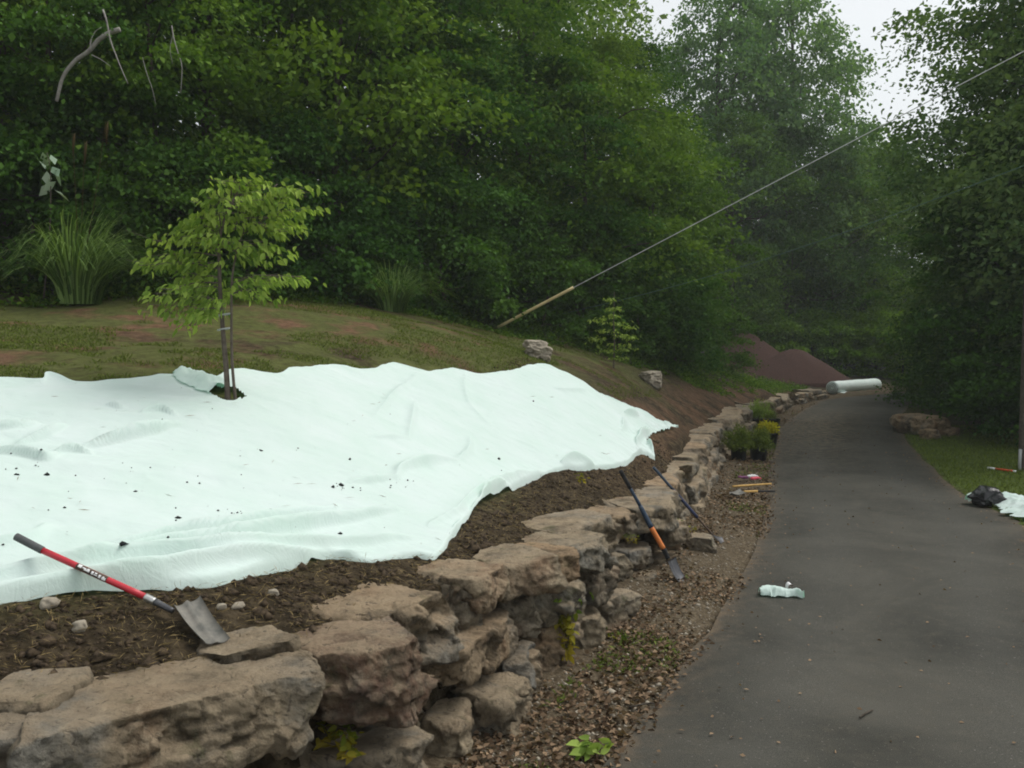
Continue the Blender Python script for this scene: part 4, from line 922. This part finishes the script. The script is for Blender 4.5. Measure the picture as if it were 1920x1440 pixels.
# mulch heaps
def heap(px, py, d, prof_w, prof_h, label, seed, sx=1.0, skew=0):
    b = P(px, py, d); b[2] = float(gz(b[0], b[1])[0]) - .1; n = 70; a = np.linspace(0, 2 * math.pi, n, endpoint=False); r = np.linspace(0, 1, 34)
    Rr, A_ = np.meshgrid(r, a, indexing='ij'); x = Rr * np.cos(A_) * prof_w; y = Rr * np.sin(A_) * prof_w * .8; z = prof_h * (1 - np.sqrt(Rr ** 2 + .03)) * 1.12 + .04 * fb2(x.ravel() * 2, y.ravel() * 2, seed, 5).reshape(x.shape)
    z = np.where(Rr > .97, -.3, z); x = x + skew * (1 - Rr) ; V = np.c_[x.ravel(), y.ravel(), z.ravel()]
    i = np.arange(33)[:, None] * n; j = np.arange(n)[None]; k_ = (j + 1) % n; Q = np.stack([i + j, i + n + j, i + n + k_, i + k_], -1).reshape(-1, 4)
    return tag(link('mulch_heap', mesh('mulch_heap', V, Q, M['mulch'], True), None, b), label, 'mulch heap', 'mulch heaps beyond the wall')
heap(1482, 733, 43.5, 3.1, 1.72, 'conical reddish-brown mulch heap touching the fabric roll', 31, skew=.15)
heap(1385, 722, 46, 3.4, 2.15, 'reddish mulch heap farther back to the left', 32, skew=.3)

# fabric roll
A_, B_ = PZ(1560, 740, .0), PZ(1645, 732, .0); A_[2] = B_[2] = .30
d_ = unit(B_ - A_); roll = thing('fabric_roll', (A_[0], A_[1], .02), 'thick pale mint roll of landscape fabric lying across the end of the driveway', 'fabric roll')
o_ = np.array(roll.location); n = 40; pts = A_ + (B_ - A_) * np.linspace(0, 1, n)[:, None] - o_; rad = .27 + .012 * fb2(np.arange(n) * .4, np.zeros(n), 3, 3); rad[-1] *= .75; rad[-2] *= .94
V, Q, T_ = tube(pts, rad, 28); V[:n * 28] += .015 * np.c_[fbm(V[:n * 28] * 5, 3, 3), fbm(V[:n * 28] * 5, 4, 3), fbm(V[:n * 28] * 5, 5, 3)]
link('roll', mesh('roll', V, [Q, T_], M['roll_cloth'], True), roll)
mb = MB(); sp_t = np.linspace(0, 6 * math.pi, 90); up = np.array([0, 0, 1.]); sd3 = np.cross(d_, up)
mb.add(*tube(np.array([pts[0] - d_ * .012 + (sd3 * math.cos(a) + up * math.sin(a)) * (.05 + .2 * a / (6 * math.pi)) for a in sp_t]), .008, 5)); mb.build('end_winding', M['grip_grey'], roll)
zf = lambda x, y: np.full(np.shape(x), .02)
V, Fq = rag('torn', [(A_ + d_ * .1 - sd3 * -.3)[:2], (A_ + d_ * .9 + sd3 * .3)[:2]], zf, 30, 14, [.08, .14, .05], .07, 6)
link('torn_end', mesh('torn_end', V - o_, Fq, M['roll_cloth'], True), roll)

# scrap on the road with a paper cup
pts = [PZ(a, b_)[:2] for a, b_ in ((1424, 1122), (1440, 1120), (1465, 1122), (1490, 1124), (1507, 1129))]
V, Fq = rag('scrap', pts, lambda x, y: np.full(np.shape(x), .035), 60, 26, [.02, .11, .075, .045, .008], .055, 12, lift=.0)
o_ = np.array([*pts[2], .035]); o = link('fabric_scrap', mesh('fabric_scrap', V - o_, Fq, M['cloth'], True), None, o_); tag(o, 'small crumpled scrap of mint fabric lying on the asphalt', 'fabric scrap')
q = PZ(1480, 1120); cup = thing('paper_wrapper', (q[0], q[1], .06), 'curled white and dark red paper wrapper on the fabric scrap', 'wrapper')
an = np.linspace(math.radians(20), math.radians(230), 14); yv = np.linspace(-.04, .04, 5); AA, YY = np.meshgrid(an, yv, indexing='ij')
for nm, rr_, mk in (('outer_side', .030, 'white_paint'), ('inner_side', .028, 'rust')):
    V = np.c_[(rr_ * np.cos(AA) * .8).ravel(), YY.ravel(), (.034 + rr_ * np.sin(AA) * 1.2).ravel()]
    if mk == 'rust' and 'rust' not in M: simple('rust', (.12, .02, .015), (.2, .04, .03), 9)
    link(nm, mesh(nm, V, gridfaces(14, 5), M[mk], True), cup)

# right side: fabric end, black bag, stake, pole
pts = [PZ(a, b_, .05)[:2] for a, b_ in ((1812, 941), (1850, 942), (1890, 940), (1925, 950), (1990, 968), (2060, 985))]
V, Fq = rag('fabric_end', pts, lambda x, y: np.full(np.shape(x), .045), 90, 40, [.10, .25, .42, .55, .6, .55], .09, 14)
o_ = np.array([*pts[2], .045]); o = link('fabric_piece', mesh('fabric_piece', V - o_, Fq, M['cloth'], True), None, o_); tag(o, 'loose end of mint fabric lying across the right-hand grass verge', 'fabric piece')
q = PZ(1846, 948); p, f = rock(921, .24, .16, .13, .016, .8, 4, 0); p[:, 2] = np.maximum(p[:, 2], -.11); p *= (1, 1, 1 - .35 * np.abs(p[:, :1] / .24) ** 1.2 * (p[:, 2:3] > 0)) if False else 1
sc_ = 1 - .8 * np.clip(np.abs(p[:, 0]) / .26, 0, 1) ; p[:, 2] = np.where(p[:, 2] > -.08, -.08 + (p[:, 2] + .08) * np.clip(sc_ + .15, .1, 1), p[:, 2])
p += .012 * np.c_[fbm(p * 16, 7, 3), fbm(p * 16, 8, 3), fbm(p * 16, 9, 3)]
tag(link('plastic_bag', mesh('plastic_bag', p, f, M['black_bag'], True), None, (q[0], q[1] - .12, .15), .05), 'crumpled black plastic bag on the loose fabric at the road edge', 'plastic bag')
A_, B_ = PZ(1852, 877, .08), PZ(1905, 884, .08)
st = thing('marker_stake', A_, 'thin red and white marker stake lying in the verge grass', 'stake'); o_ = np.array(A_)
for nm, a, b_, mk in (('white_band', 0, .28, 'white_paint'), ('red_band', .28, .9, 'red_paint'), ('white_tip', .9, 1.0, 'white_paint')):
    mb = MB(); mb.add(*tube(np.array([A_ + (B_ - A_) * a - o_, A_ + (B_ - A_) * b_ - o_]), .018, 8)); mb.build(nm, M[mk], st, smooth=True)
PX = (1934 - 960) / F * 15.8; pole = thing('utility_pole', (PX, 15.8, 0), 'weathered wooden utility pole at the right edge of the verge', 'utility pole')
mb = MB(); zz = np.linspace(-.5, 9.5, 20); mb.add(*tube(np.c_[0 * zz, 0 * zz, zz], np.linspace(.17, .12, 20), 16)); mb.build('post', M['pole_wood'], pole, smooth=True)
mb = MB(); mb.add(*tube(np.array([(-.19, -.06, 0), (-.19, -.06, .2), (-.185, -.06, .42)]), .028, 10)); mb.build('conduit', M['conduit'], pole, smooth=True)
anc = hit(925, 618, .02); end = P(1924, 94, 15.75)
gw = thing('guy_wire', anc, 'taut pale guy wire rising from the bank to the right edge', 'guy wire'); dv = end - anc; tg = .155
r_ = ray(1075, 541)   # the guard ends where the wire passes this point
den = (r_[0] * dv[1] - dv[0]); tg = (anc[0] - r_[0] * anc[1]) / den
mb = MB(); mb.add(*tube(np.linspace(np.zeros(3), dv, 40), .009, 6)); mb.build('cable', M['steel_cable'], gw, smooth=True)
mb = MB(); mb.add(*tube(np.linspace(dv * .01, dv * tg, 12), .030, 10)); mb.build('guard', M['guard_yellow'], gw, smooth=True)
mb = MB(); mb.add(*tube(np.linspace(-unit(dv) * .25, dv * .012, 5), .016, 8)); mb.build('anchor_rod', M['rusty_steel'], gw, smooth=True)
a2 = hit(985, 604, .02); e2_ = P(1924, 309, 15.7); w2_ = thing('overhead_cable', a2, 'thin dark green cable running below the guy wire', 'cable'); tt_ = np.linspace(0, 1, 40)[:, None]
mb = MB(); mb.add(*tube((e2_ - a2) * tt_ - np.c_[0 * tt_, 0 * tt_, .25 * np.sin(tt_ * math.pi)], .007, 6)); mb.build('cable', M['green_cable'], w2_, smooth=True)

# ------------------------------------------------------------------ tools
def blade_mesh(w0, w1, L_, th=.0025, curve=.02, n=14, pointed=False, ridge=.012, wings=0.0):
    u_ = np.linspace(-1, 1, n); v_ = np.linspace(0, 1, n + 4); VV, UU = np.meshgrid(v_, u_, indexing='ij'); wv = (w0 + (w1 - w0) * VV) / 2
    if pointed: wv = wv * np.where(VV > .55, np.sqrt(np.clip(1 - ((VV - .55) / .47) ** 2, .01, 1)), 1)
    x = UU * wv; y = VV * L_; z = curve * (UU ** 2) - .03 * np.sin(VV * math.pi) * (L_ / .3) + ridge * np.exp(-(UU / .18) ** 2) * (1 - VV) + wings * np.abs(UU) ** 6
    t_ = np.c_[x.ravel(), y.ravel(), z.ravel()]; N = len(t_); V = np.concatenate([t_, t_ - (0, 0, th)])
    Q = gridfaces(n + 4, n); edge = list(range(n)) + [n * (i + 1) - 1 for i in range(1, n + 4)] + list(range(N - 2, N - n - 1, -1)) + [n * i for i in range(n + 2, 0, -1)]
    E = np.array([(edge[i], edge[(i + 1) % len(edge)], edge[(i + 1) % len(edge)] + N, edge[i] + N) for i in range(len(edge))])
    return V, np.concatenate([Q[:, ::-1], Q + N, E])
def frame(o, ydir, zdir):
    y = unit(np.asarray(ydir, float)); x = unit(np.cross(y, zdir)); z = np.cross(x, y); return lambda V: V[:, :1] * x + V[:, 1:2] * y + V[:, 2:] * z + o
def seg(mbname, a, b, r0, r1, mat, parent, n=12, k=8):
    mb = MB(); t_ = np.linspace(0, 1, k)[:, None]; rr_ = np.linspace(r0, r1, k); mb.add(*tube(a + (b - a) * t_, rr_, n)); return mb.build(mbname, mat, parent, smooth=True)
# red shovel on the sheet
E0 = hit(28, 1003, .08); s1 = P(30, 1005, 4.72)
hb = hit(325, 1146, .06); h0 = P(30, 1006, E0[1] - .02); h0[2] = max(h0[2], sheetz(h0[0], h0[1]) + .02)
for _ in range(40):
    if all((h0 + (hb - h0) * f_)[2] > sheetz(*(h0 + (hb - h0) * f_)[:2]) + .022 for f_ in np.linspace(0, .66, 14)): break
    h0 = P(30, 1006, h0[1] - .02)
hj = P(272, 1119, np.interp(.80, [0, 1], [h0[1], hb[1]])); ft = P(290, 1128, np.interp(.85, [0, 1], [h0[1], hb[1]])); sk = P(325, 1146, hb[1])
hg = P(80, 1032, np.interp(.17, [0, 1], [h0[1], hb[1]]))
sh = thing('shovel', h0, 'red-handled square-blade shovel with its grip end on the mint fabric', 'shovel'); o_ = np.array(h0)
seg('grip', h0 - o_, hg - o_, .0185, .0185, M['grip_grey'], sh); seg('handle', hg - o_, hj - o_, .0155, .0155, M['red_fibre'], sh)
seg('ferrule', hj - o_, ft - o_, .0175, .0175, M['bright_steel'], sh); seg('socket', ft - o_, sk - o_, .017, .013, M['dark_steel'], sh)
tipL, tipR = hit(381, 1214, .035), hit(430, 1208, .035); topL, topR = hit(324, 1144, .075), hit(374, 1128, .075)
V, Q = blade_mesh(1, 1, 1, 0, .0, 16, ridge=0); half = len(V) // 2
U2 = V[:half, 0] + .5; W2 = V[:half, 1]
base_p = (topL[None] * (1 - U2)[:, None] + topR[None] * U2[:, None]) * (1 - W2)[:, None] + (tipL[None] * (1 - U2)[:, None] + tipR[None] * U2[:, None]) * W2[:, None]
nz_ = unit(np.cross(topR - topL, tipL - topL)); nz_ *= np.sign(nz_[2]); uu_ = (U2 - .5) * 2
shp = .018 * np.exp(-(uu_ / .22) ** 2) * (1 - W2 * .6) + .022 * (np.abs(uu_) ** 5) * 1 - .012 * np.sin(W2 * math.pi)
a_ = base_p + nz_ * shp[:, None] + (0, 0, .012); V = np.concatenate([a_, a_ - nz_ * .003]) - o_
link('blade', mesh('blade', V, Q, M['soiled_steel'], True), sh)
# sticker: white patch with dark strokes on the shaft
ax = unit(hj - hg); c0 = P(173, 1075, np.interp(.49, [0, 1], [h0[1], hb[1]])) - o_; c0 = (hg - o_) + ax * np.dot(c0 - (hg - o_), ax)
viewv = unit(np.array([0, 0, H]) - (c0 + o_)); sv = unit(viewv - ax * np.dot(viewv, ax)); tv = np.cross(ax, sv)
def wrap(a0, a1, l0, l1, r, name, mat):
    an = np.linspace(a0, a1, 8); ll = np.linspace(l0, l1, 8); V = np.array([c0 + ax * l + (sv * math.cos(a) + tv * math.sin(a)) * r for a in an for l in ll]); return V, gridfaces(8, 8)
if np.dot(tv, (0, 0, 1)) < 0: tv = -tv
stk = MB()
for a0, a1, l0, l1 in ((-.1, .9, -.075, -.055), (.1, .45, -.05, -.03), (-.3, .2, -.04, -.01), (-.1, .6, -.025, -.012), (-.5, .5, 0, .012), (-.4, -.1, .015, .035), (.1, .5, .018, .03), (-.6, .4, .04, .052), (-.7, .1, .058, .08), (.0, .35, .062, .07)):
    V, Q = wrap(a0, a1, l0, l1, .0163, '', None); stk.add(V, Q)
stk.build('sticker', M['white_paint'], sh)
dk = MB(); V, Q = wrap(-1.1, 1.2, -.085, .085, .0158, '', None); dk.add(V, Q); dk.build('sticker_ground', M['rusty_steel'], sh)
# leaning spade with the orange sleeve
B0 = P(1283, 1092, 8.35); lipP = np.array([0, 0, H]) + ray(1206, 962) * 8.62
T0 = P(1163, 882, 8.50)
def on(px, py, a, b):   # the point of line a-b seen nearest this pixel
    t_ = np.linspace(0, 1, 400)[:, None]; q_ = a + (b - a) * t_; dx = q_[:, 0] / q_[:, 1] - (px - 960) / F; v_ = ray(px, py)[2]; dy = (q_[:, 2] - H) / q_[:, 1] - v_; return q_[np.argmin(dx ** 2 + dy ** 2)]
Kx = P(1253, 1048, 8.40)
s2 = thing('shovel', B0, 'blue-handled spade with an orange sleeve leaning against the stone wall', 'shovel'); o_ = np.array(B0)
g1_ = P(1182, 916, 8.49); g2_ = P(1200, 948, 8.48); g3_ = P(1221, 989, 8.45); g4_ = P(1244, 1029, 8.42)
seg('grip', T0 - o_, g1_ - o_, .020, .019, M['grip_black'], s2); seg('handle', g1_ - o_, g2_ - o_, .015, .017, M['blue_fibre'], s2)
seg('sleeve', g2_ - o_, g3_ - o_, .021, .026, M['blue_fibre'], s2); seg('orange_sleeve', g3_ - o_, g4_ - o_, .024, .024, M['orange_sleeve'], s2); seg('socket', g4_ - o_, Kx - o_, .026, .022, M['grip_black'], s2)
V, Q = blade_mesh(.17, .15, .30, pointed=True, curve=.025); fr_ = frame(P(1256, 1050, 8.42) - o_, B0 - P(1256, 1050, 8.42), (1.0, -.75, .5)); link('blade', mesh('blade', fr_(V), Q, M['dark_steel'], True), s2)
# second leaning tool
T1_, B1_ = P(1225, 876, 9.95), P(1337, 1004, 10.0); s3 = thing('hoe', PZ(1345, 1012, .03), 'slim navy-handled tool with a flat dark head leaning farther along the wall', 'garden tool'); o_ = np.array(s3.location)
m1, m2 = on(1262, 920, T1_, B1_), on(1308, 972, T1_, B1_)
seg('grip', T1_ - o_, m1 - o_, .016, .015, M['blue_fibre'], s3); seg('handle', m1 - o_, m2 - o_, .019, .018, M['navy_fibre'], s3); seg('shank', m2 - o_, B1_ - o_, .012, .010, M['rusty_steel'], s3)
V, Q = blade_mesh(.10, .12, .22, curve=.01); fr_ = frame(B1_ - o_, PZ(1362, 1017, .03) - B1_, (-.1, -.6, .8)); link('blade', mesh('blade', fr_(V), Q, M['dark_steel'], True), s3)
# tools lying on the leaf strip
A_, B_ = PZ(1374, 912, .14), PZ(1446, 907, .11); t4 = thing('pick_handle', A_, 'plain yellow wooden tool handle lying across the leaf strip', 'tool handle'); seg('shaft', A_ * 0, B_ - A_, .016, .013, M['yellow_wood'], t4)
A_, B_, C1_, D_ = PZ(1372, 926, .14), PZ(1394, 922, .13), PZ(1420, 921, .12), PZ(1452, 921, .08); t5 = thing('digging_tool', A_, 'digging tool with yellow shaft middle and dark ends lying on the leaf strip', 'garden tool')
seg('handle', B_ - A_, C1_ - A_, .017, .017, M['yellow_wood'], t5); seg('grip', C1_ - A_, D_ - A_, .014, .015, M['grip_black'], t5)
V, Q = blade_mesh(.14, .10, .30, pointed=True, curve=.03); fr_ = frame(B_ - A_, PZ(1350, 930, .12) - B_, (0, -.3, 1)); link('blade', mesh('blade', fr_(V), Q, M['soiled_steel'], True), t5)
# gloves
q = PZ(1404, 897, .10); gl = thing('work_gloves', q, 'pair of crumpled work gloves in white and pink on the dead leaves', 'gloves')
def glove(dx, dy, mk, nm, seed, rz):
    rs = np.random.RandomState(seed); mb = MB(); p, f = rock(seed, .055, .045, .018, .012, .4, 4, 0); mb.add(p, f)
    for k_ in range(5):
        a = -.5 + k_ * .25 if k_ < 4 else 1.5; b0 = np.array([.045 * math.cos(a * .6), (k_ - 1.5) * .022 if k_ < 4 else .045, 0]); L_ = .06 if k_ < 4 else .04
        mb.add(*tube(smooth_line([b0, b0 + np.array([L_ * .6, .01 * (k_ - 1.5), .012]), b0 + np.array([L_, .014 * (k_ - 1.5), -.004])], 6), [.012, .012, .011, .011, .010, .006], 7))
    V, Fs, A2 = mb.get(); c_, s_ = math.cos(rz), math.sin(rz); V = np.c_[V[:, 0] * c_ - V[:, 1] * s_, V[:, 0] * s_ + V[:, 1] * c_, V[:, 2]] + (dx, dy, .02)
    link(nm, mesh(nm, V, Fs, M[mk], True), gl)
glove(.06, .10, 'white_paint', 'white_glove', 41, .2); glove(.05, -.12, 'pink_cloth', 'pink_glove', 42, .1); glove(-.07, -.02, 'violet_cloth', 'violet_cuff', 43, 2.8)

# ------------------------------------------------------------------ potted shrubs by the wall
def pot(px, py, r, h_, label, crownR, crownH, mat, seed, n=5200, leaf=.03, z=None, wd=.10, yoff=0):
    q = PZ(px, py, .03); q[2] = max(float(gz(q[0], q[1])[0]), .02); t_ = thing('potted_shrub', q, label, 'potted shrub', 'nursery shrubs waiting beside the wall'); an = np.linspace(0, 2 * math.pi, 28, endpoint=False)
    prof = [(r * .82, 0), (r * .84, .005), (r, h_ * .92), (r * 1.07, h_ * .92), (r * 1.07, h_), (r * .97, h_), (r * .95, h_ * .9), (0.001, h_ * .88)]
    V = np.array([(a * math.cos(t), a * math.sin(t), b) for a, b in prof for t in an]); i = np.arange(len(prof) - 1)[:, None] * 28; j = np.arange(28)[None]; k_ = (j + 1) % 28
    Q = np.stack([i + j, i + k_, i + 28 + k_, i + 28 + j], -1).reshape(-1, 4); link('pot', mesh('pot', V, Q, M['black_plastic'], True), t_)
    rs = np.random.RandomState(seed); nb = 60; a = rs.uniform(0, 6.28, nb); el = np.arccos(rs.uniform(-.15, 1, nb)); dirs = np.c_[np.sin(el) * np.cos(a), np.sin(el) * np.sin(a), np.cos(el)]
    tips = dirs * (crownR, crownR, crownH) * rs.uniform(.7, 1.05, nb)[:, None] + (0, 0, h_ + .03); mb = MB()
    for tp in tips[:26]: mb.add(*tube(smooth_line([(0, 0, h_ * .85), tp * (.4, .4, .7), tp], 6), np.linspace(.006, .002, 6), 4))
    mb.build('stem', M['young_bark'], t_)
    i = rs.randint(0, nb, n); f_ = rs.uniform(.35, 1.02, n)[:, None]; c = np.array([0, 0, h_ * .9]) * (1 - f_) + tips[i] * f_ + rs.normal(size=(n, 3)) * .032
    V, Fq = leafset(c, dirs[i] * .8 + rs.normal(size=(n, 3)) * .6, leaf, seed, wd, .02)
    link('foliage', mesh('foliage', V, Fq, M[mat], False, {'tint': np.repeat(np.clip(rs.uniform(0, .6, n) + .4 * (f_[:, 0] - .3), 0, 1), 4)}), t_)
pot(1385, 866, .155, .27, 'left of the two big olive green nursery shrubs in black pots', .30, .34, 'leaf_needle', 51, leaf=.055)
pot(1422, 864, .165, .27, 'right of the two big olive green nursery shrubs in black pots', .30, .33, 'leaf_needle', 52, leaf=.055)
pot(1441, 838, .19, .32, 'small golden-yellow shrub in a black pot by the asphalt', .22, .20, 'leaf_yellow', 53, 1700, .055, wd=.25)
pot(1445, 812, .22, .36, 'dark pot with a low thin plant behind the golden shrub', .20, .10, 'leaf_needle', 54, 700, .05)
pot(1422, 806, .24, .26, 'feathery light green nursery shrub farthest along the wall', .44, .52, 'leaf_sapling', 55, 4200, .06, wd=.10)
q = PZ(1426, 806, .3); tag(link('plant_tag', mesh('plant_tag', np.array([(-.07, 0, -.05), (.07, 0, -.05), (.07, .02, .06), (-.07, .02, .06), (-.07, .006, -.05), (.07, .006, -.05), (.07, .026, .06), (-.07, .026, .06)]), np.array([(0, 1, 2, 3), (7, 6, 5, 4), (0, 4, 5, 1), (3, 2, 6, 7), (0, 3, 7, 4), (1, 5, 6, 2)]), M['white_paint']), None, (q[0], q[1] - .75, q[2] - .02)), 'small white nursery tag below the farthest green shrub', 'plant tag')

# ------------------------------------------------------------------ weeds
def weed(px, py, z, label, R, Hh, n, mat, size, seed, name='weed', droop=-.4, width=.3, hang=0):
    q = PZ(px, py, z); t_ = thing(name, q, label, 'weed'); rs = np.random.RandomState(seed); mb = MB(); LV, LD = [], []
    ns = max(3, n // 14)
    for k_ in range(ns):
        tip = np.array([rs.normal() * R, rs.normal() * R * .7, rs.uniform(.35, 1) * Hh]); pth = smooth_line([(0, 0, -.02), tip * (.3, .3, .7), tip], 8); mb.add(*tube(pth, np.linspace(.004, .0015, 8), 4))
        for m_ in range(n // ns): LV.append(pth[rs.randint(2, 8)] + rs.normal(size=3) * .018); LD.append(rs.normal(size=3) * (1, 1, .4) + (0, 0, droop))
    mb.build('stem', M['young_bark'], t_); LV = np.array(LV); V, Fq = leafset(LV, np.array(LD), size, seed, width, .08, .1, True)
    tn = np.clip(1.15 - LV[:, 2] / Hh * 1.2 + rs.normal(size=len(LV)) * .18, 0, 1) if mat == 'leaf_weed' else rs.uniform(0, 1, len(LV))
    link('leaves', mesh('leaves', V, Fq, M[mat], False, {'tint': np.repeat(tn, 6)}), t_)
weed(1062, 1240, .1, 'tall weed with green top and yellow lower leaves in front of the wall', .075, .50, 190, 'leaf_weed', .055, 61)
weed(1100, 1415, .03, 'low grey-green rosette at the near edge of the asphalt', .08, .07, 24, 'leaf_sapling', .085, 62, droop=.0)
weed(655, 1410, .42, 'small green weed growing on the lowest near stone', .06, .07, 30, 'leaf_weed', .06, 63, droop=.1)
weed(620, 1375, .46, 'yellowing weed against the base of the long slab', .12, .07, 50, 'leaf_weed', .045, 64)
weed(1190, 1012, .55, 'yellow-green moss tuft under the leaning spade', .10, .04, 90, 'leaf_weed', .018, 65)
weed(1275, 1000, .3, 'green tuft in the wall between the two leaning tools', .09, .14, 90, 'leaf_weed', .035, 66)
weed(1150, 1205, .06, 'yellow leafy tuft at the foot of the wall right of the tall weed', .08, .05, 24, 'leaf_weed', .04, 67)
weed(1092, 905, .93, 'sparse green tuft in the soil just below the fabric edge', .05, .12, 30, 'leaf_weed', .04, 68)

# ------------------------------------------------------------------ haze volume added to imitate lens glare over the woods
hz = bpy.data.materials.new('haze'); hz.use_nodes = True; ht = hz.node_tree; ht.nodes.clear()
ho = ht.nodes.new('ShaderNodeOutputMaterial'); hv = ht.nodes.new('ShaderNodeVolumePrincipled')
hv.inputs['Color'].default_value = (.88, .93, .95, 1); hv.inputs['Density'].default_value = .0009; ht.links.new(hv.outputs[0], ho.inputs['Volume'])
x0, x1, y0_, y1_, z0_, z1_ = -170, 210, -50, 270, -1.2, 62
V = np.array([(x, y, z) for x in (x0, x1) for y in (y0_, y1_) for z in (z0_, z1_)], float)
Q = np.array([(0, 1, 3, 2), (4, 6, 7, 5), (0, 4, 5, 1), (2, 3, 7, 6), (0, 2, 6, 4), (1, 5, 7, 3)])
tag(link('haze', mesh('haze', V, Q, hz)), 'faint added haze imitating lens glare on the far trees', 'haze', kind='stuff')
